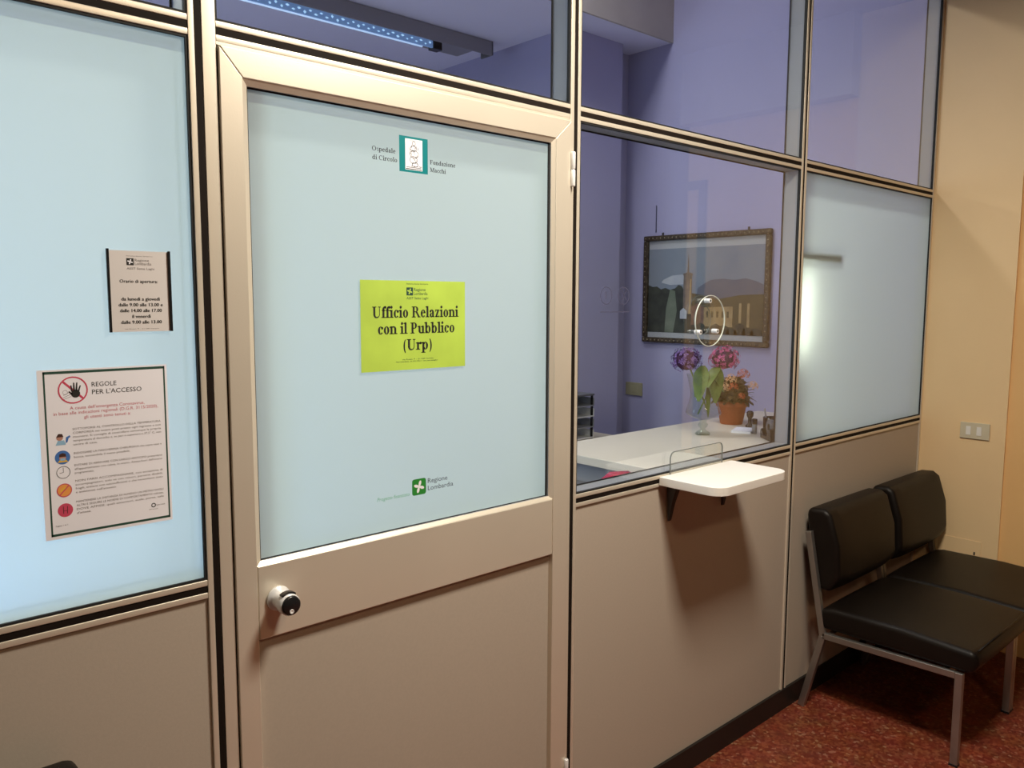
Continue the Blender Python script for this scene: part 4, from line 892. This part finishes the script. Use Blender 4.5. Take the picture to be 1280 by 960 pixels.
def hydrangea(name, label, col, hx, hy, hz, foot, R, leaves, seed):
    rr = random.Random(seed); e = empty(name, (VX + foot[0], VY + foot[1], VZ + 0.09)); tag(e, label, 'flower')
    bm = bmesh.new(); c = Vector((hx, hy, hz))
    for k in range(150):   # florets of four petals
        ph = math.acos(1 - 2 * (k + 0.5) / 150 * 0.86); th = k * 2.39996
        n = Vector((math.sin(ph) * math.cos(th), math.sin(ph) * math.sin(th), math.cos(ph))); n.normalize()
        n = (n + Vector((rr.uniform(-.35, .35), rr.uniform(-.35, .35), rr.uniform(-.35, .35)))).normalized(); p = c + Vector((n.x * R, n.y * R, n.z * R * 0.85)) * rr.uniform(0.84, 1.10)
        a = n.cross(Vector((0.3, 0.2, 0.9))).normalized(); b = n.cross(a); s = rr.uniform(0.0065, 0.010); t0 = rr.uniform(0, PI)
        ctr = bm.verts.new(p + n * 0.001)
        for q in range(4):
            t = t0 + q * PI / 2
            def V(ang, rad, h): return bm.verts.new(p + (a * math.cos(ang) + b * math.sin(ang)) * rad + n * h)
            f = bm.faces.new((ctr, V(t - 0.55, s * 0.8, .003), V(t - 0.2, s * 1.15, .004), V(t + 0.2, s * 1.15, .004), V(t + 0.55, s * 0.8, .003)))
    rel(link('bloom', bm, col), e)
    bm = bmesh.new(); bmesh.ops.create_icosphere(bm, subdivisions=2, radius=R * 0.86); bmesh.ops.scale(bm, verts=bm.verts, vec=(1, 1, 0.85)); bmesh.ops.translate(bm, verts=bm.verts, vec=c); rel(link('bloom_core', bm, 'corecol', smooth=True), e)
    bm = bmesh.new(); f0 = Vector((VX + foot[0], VY + foot[1], VZ + 0.095)); mid = Vector((VX - foot[0] * 0.2 + (hx - VX) * 0.25, VY - foot[1] * 0.2 + (hy - VY) * 0.25, VZ + 0.22))
    tube(bm, [f0, (f0 + mid) / 2 + Vector((0.002, 0, 0)), mid, (mid + c) / 2 + Vector((0, 0, -.005)), c], 0.0038, 8); rel(link('stem', bm, 'stem'), e)
    for (b_, t_, wd) in leaves:
        bm = bmesh.new(); leaf(bm, b_, t_, wd); rel(link('leaf', bm, 'leafgreen'), e)
rx, ry = 0.73958566, -0.67305083
def sp_(dx, dz, dd=0.0): return (VX + rx * dx - ry * 0 + 0.67 * dd, VY + ry * dx + 0.735 * dd, VZ + dz)
hydrangea('purple_hydrangea', 'purple hydrangea head leaning left out of the glass vase', 'purple', *sp_(-0.084, 0.350), (0.022, -0.015), 0.066,
          [(sp_(-0.010, 0.325, -.02), sp_(-0.042, 0.245, -.08), 0.036), (sp_(0.005, 0.27), sp_(-0.052, 0.262, -.05), 0.026), (sp_(0.0, 0.26, -.02), sp_(-0.012, 0.330, -.07), 0.028), (sp_(-.01, .20, -.02), sp_(-0.02, .275, -.05), .014)], 1)
hydrangea('pink_hydrangea', 'pink hydrangea head leaning right out of the glass vase', 'pink', *sp_(0.090, 0.356), (-0.018, 0.018), 0.066,
          [(sp_(0.062, 0.318, -.03), sp_(-0.004, 0.310, -.09), 0.028), (sp_(0.055, 0.320, -.02), sp_(0.040, 0.235, -.06), 0.034), (sp_(0.02, 0.27), sp_(0.080, 0.285, -.05), 0.028), (sp_(.01, .23, -.02), sp_(.015, .165, -.03), .014)], 2)
# third thin stems bunch: bent pale stem end
# ---------------------------------------------------------------- potted kalanchoe
KX, KY = 3.590, 0.722
pt_ = empty('potted_plant', (KX, KY, 1.0)); tag(pt_, 'orange flowering plant in a terracotta pot behind the glass vase', 'potted plant')
bm = bmesh.new(); lathe(bm, [(0.0, 0), (0.054, 0), (0.056, 0.003), (0.071, 0.088), (0.0785, 0.090), (0.0810, 0.118), (0.0755, 0.118), (0.0700, 0.100), (0.0, 0.100)], 0, 0, 0, 32); link('pot', bm, 'terracotta', pt_)
bm = bmesh.new(); lathe(bm, [(0.0, 0.108), (0.045, 0.106), (0.071, 0.1005)], 0, 0, 0, 24, cap=False); link('soil', bm, 'soil', pt_)
bm = bmesh.new(); rr = random.Random(5)
for k in range(330):
    th = rr.uniform(0, 2 * PI); el = rr.uniform(-0.25, 1.5); R0 = rr.uniform(0.035, 0.098)
    d = Vector((math.cos(th) * math.cos(el), math.sin(th) * math.cos(el), math.sin(el) * 0.95))
    b_ = Vector((0, 0, 0.135)) + Vector((d.x * R0, d.y * R0, d.z * R0)) ; L_ = rr.uniform(0.026, 0.044)
    leaf(bm, b_, b_ + (d + Vector((rr.uniform(-.5, .5), rr.uniform(-.5, .5), rr.uniform(-.2, .4)))).normalized() * L_, rr.uniform(0.011, 0.018), 0.15, 0.003)
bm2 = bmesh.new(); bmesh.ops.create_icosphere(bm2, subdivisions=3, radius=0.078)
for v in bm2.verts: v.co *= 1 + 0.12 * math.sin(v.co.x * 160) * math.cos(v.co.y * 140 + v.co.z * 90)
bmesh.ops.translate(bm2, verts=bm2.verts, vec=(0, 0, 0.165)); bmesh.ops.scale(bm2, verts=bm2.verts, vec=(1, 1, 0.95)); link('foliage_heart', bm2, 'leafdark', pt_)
fo = link('foliage', bm, 'leafdark', pt_)
def cluster(dx, dz, dd, col, n=12, R=0.024):
    bm = bmesh.new(); c = Vector((rx * dx + 0.67 * dd, ry * dx + 0.735 * dd, dz))
    for k in range(n):
        ph = math.acos(1 - 1.3 * (k + .5) / n); th = k * 2.4; nn = Vector((math.sin(ph) * math.cos(th) - .25, math.sin(ph) * math.sin(th) - .3, math.cos(ph))).normalized()
        p = c + nn * R; a = nn.cross(Vector((.2, .3, .9))).normalized(); b = nn.cross(a); ctr = bm.verts.new(p)
        for q in range(4):
            t = q * PI / 2 + k
            V = lambda ang, rad: bm.verts.new(p + (a * math.cos(ang) + b * math.sin(ang)) * rad + nn * .002)
            bm.faces.new((ctr, V(t - .5, .007), V(t, .011), V(t + .5, .007)))
    link('flower_cluster', bm, col, pt_)
cluster(-0.062, 0.190, -.075, 'peach', 16, .026); cluster(-0.028, 0.232, -.07, 'peach', 14, .026); cluster(-0.020, 0.195, -.09, 'vermilion', 12, .022); cluster(0.048, 0.250, -.02, 'vermilion', 18, .030); cluster(0.092, 0.195, -.04, 'peach', 14, .024); cluster(0.02, 0.150, -.10, 'vermilion', 8, .016)

# ---------------------------------------------------------------- small desk things right of the vase
np_ = empty('notepad', (3.42, 0.545, 1.0)); tag(np_, 'small white notepad lying in front of the terracotta pot', 'notepad')
box('pages', 'paperwhite', -0.065, 0.065, -0.045, 0.045, 0.0, 0.010, np_); box('back_cover', 'darkgrey', -0.067, 0.067, -0.047, 0.047, 0.0102, 0.0115, np_) if False else box('binding', 'darkgrey', 0.065, 0.070, -0.045, 0.045, 0.0, 0.0108, np_)
np_.rotation_euler = (0, 0, 0.35)
td = empty('tape_dispenser', (3.305, 0.335, 1.0)); tag(td, 'black tape dispenser on the counter beside the right jamb of the service window', 'tape dispenser')
bm = bmesh.new(); prism(bm, [(-0.065, 0.0), (0.065, 0.0), (0.068, 0.035), (0.055, 0.045), (0.030, 0.018), (-0.015, 0.018), (-0.030, 0.055), (-0.055, 0.055), (-0.068, 0.02)], 'x', -0.026, 0.026); link('body', bm, 'black', td, 0.003, 2)
bm = bmesh.new(); lathe(bm, [(0.016, -0.0095), (0.035, -0.0095), (0.035, 0.0095), (0.016, 0.0095), (0.016, -0.0095)], 0, 0, 0, 28, cap=False); bmesh.ops.rotate(bm, verts=bm.verts, matrix=Matrix.Rotation(PI / 2, 3, 'Y')); bmesh.ops.translate(bm, verts=bm.verts, vec=(0, 0.005, 0.056)); link('tape_roll', bm, 'darkgrey', td)
td.rotation_euler = (0, 0, -0.7)
pc = empty('pen_cup', (3.42, 0.40, 1.0)); tag(pc, 'dark pen cup behind the tape dispenser at the right end of the counter', 'pen cup')
bm = bmesh.new(); lathe(bm, [(0.0, 0), (0.034, 0), (0.036, 0.002), (0.038, 0.085), (0.035, 0.085), (0.033, 0.006), (0.0, 0.006)], 0, 0, 0, 24); link('cup', bm, 'black', pc)
for k, (m_, lab) in enumerate((('black', 'black ballpoint pen standing in the dark pen cup'), ('greyplastic', 'grey ballpoint pen standing in the dark pen cup'), ('red', 'red pen standing in the dark pen cup'))):
    bm = bmesh.new(); a = k * 2.1; tube(bm, [(3.42 + .012 * math.cos(a), 0.40 + .012 * math.sin(a), 1.008), (3.42 + .032 * math.cos(a), 0.40 + .032 * math.sin(a), 1.125)], 0.004, 8)
    tag(link('pen', bm, m_), lab, 'pen')
hs = empty('hand_stamp', (3.485, 0.60, 1.0)); tag(hs, 'dark upright hand stamp in front of the terracotta pot', 'stamp')
bm = bmesh.new(); lathe(bm, [(0.0, 0), (0.021, 0), (0.021, 0.016), (0.009, 0.026), (0.009, 0.05), (0.016, 0.062), (0.017, 0.080), (0.010, 0.088), (0.0, 0.088)], 0, 0, 0, 20); link('stamp_handle', bm, 'black', hs); 
hs.location = (3.515, 0.570, 1.0)
gs = empty('glue_stick', (3.40, 0.475, 1.0)); tag(gs, 'short grey capped stick standing beside the pen cup', 'glue stick')
bm = bmesh.new(); lathe(bm, [(0.0, 0), (0.012, 0), (0.012, 0.045), (0.0, 0.045)], 0, 0, 0, 16); link('barrel', bm, 'greyplastic', gs)
bm = bmesh.new(); lathe(bm, [(0.0, 0.0455), (0.0125, 0.0455), (0.0125, 0.068), (0.010, 0.071), (0.0, 0.071)], 0, 0, 0, 16); link('cap', bm, 'black', gs)

# ---------------------------------------------------------------- unseen screen added behind the left frosted pane to tint it blue
M['screen'] = mat('added_glow_screen', (0.3, 0.5, 0.9), 0.3, 0, emit=(0.25, 0.50, 1.0), es=2.0)
mo = empty('added_blue_screen', (-0.10, 0.62, 0.0)); tag(mo, 'unseen screen added to tint the bottom of the left frosted pane blue', 'monitor')
box('screen_housing', 'black', -0.27, 0.27, 0.0, 0.03, 0.80, 1.14, mo, 0.004, 2); box('screen', 'screen', -0.255, 0.255, -0.002, 0.0, 0.815, 1.125, mo)
box('stand', 'black', -0.03, 0.03, 0.03, 0.05, 0.74, 1.0, mo); box('stand_foot', 'black', -0.12, 0.12, -0.04, 0.12, 0.73, 0.742, mo)
de = empty('added_desk', (-0.10, 0.75, 0.0)); tag(de, 'plain unseen desk added under the blue screen behind the left pane', 'desk')
box('desk_top', 'white', -0.8, 0.7, -0.35, 0.35, 0.70, 0.73, de, 0.002, 1)
for lx in (-0.76, 0.63): box('side_panel', 'greyplastic', lx, lx + 0.03, -0.33, 0.33, 0.0, 0.699, de)
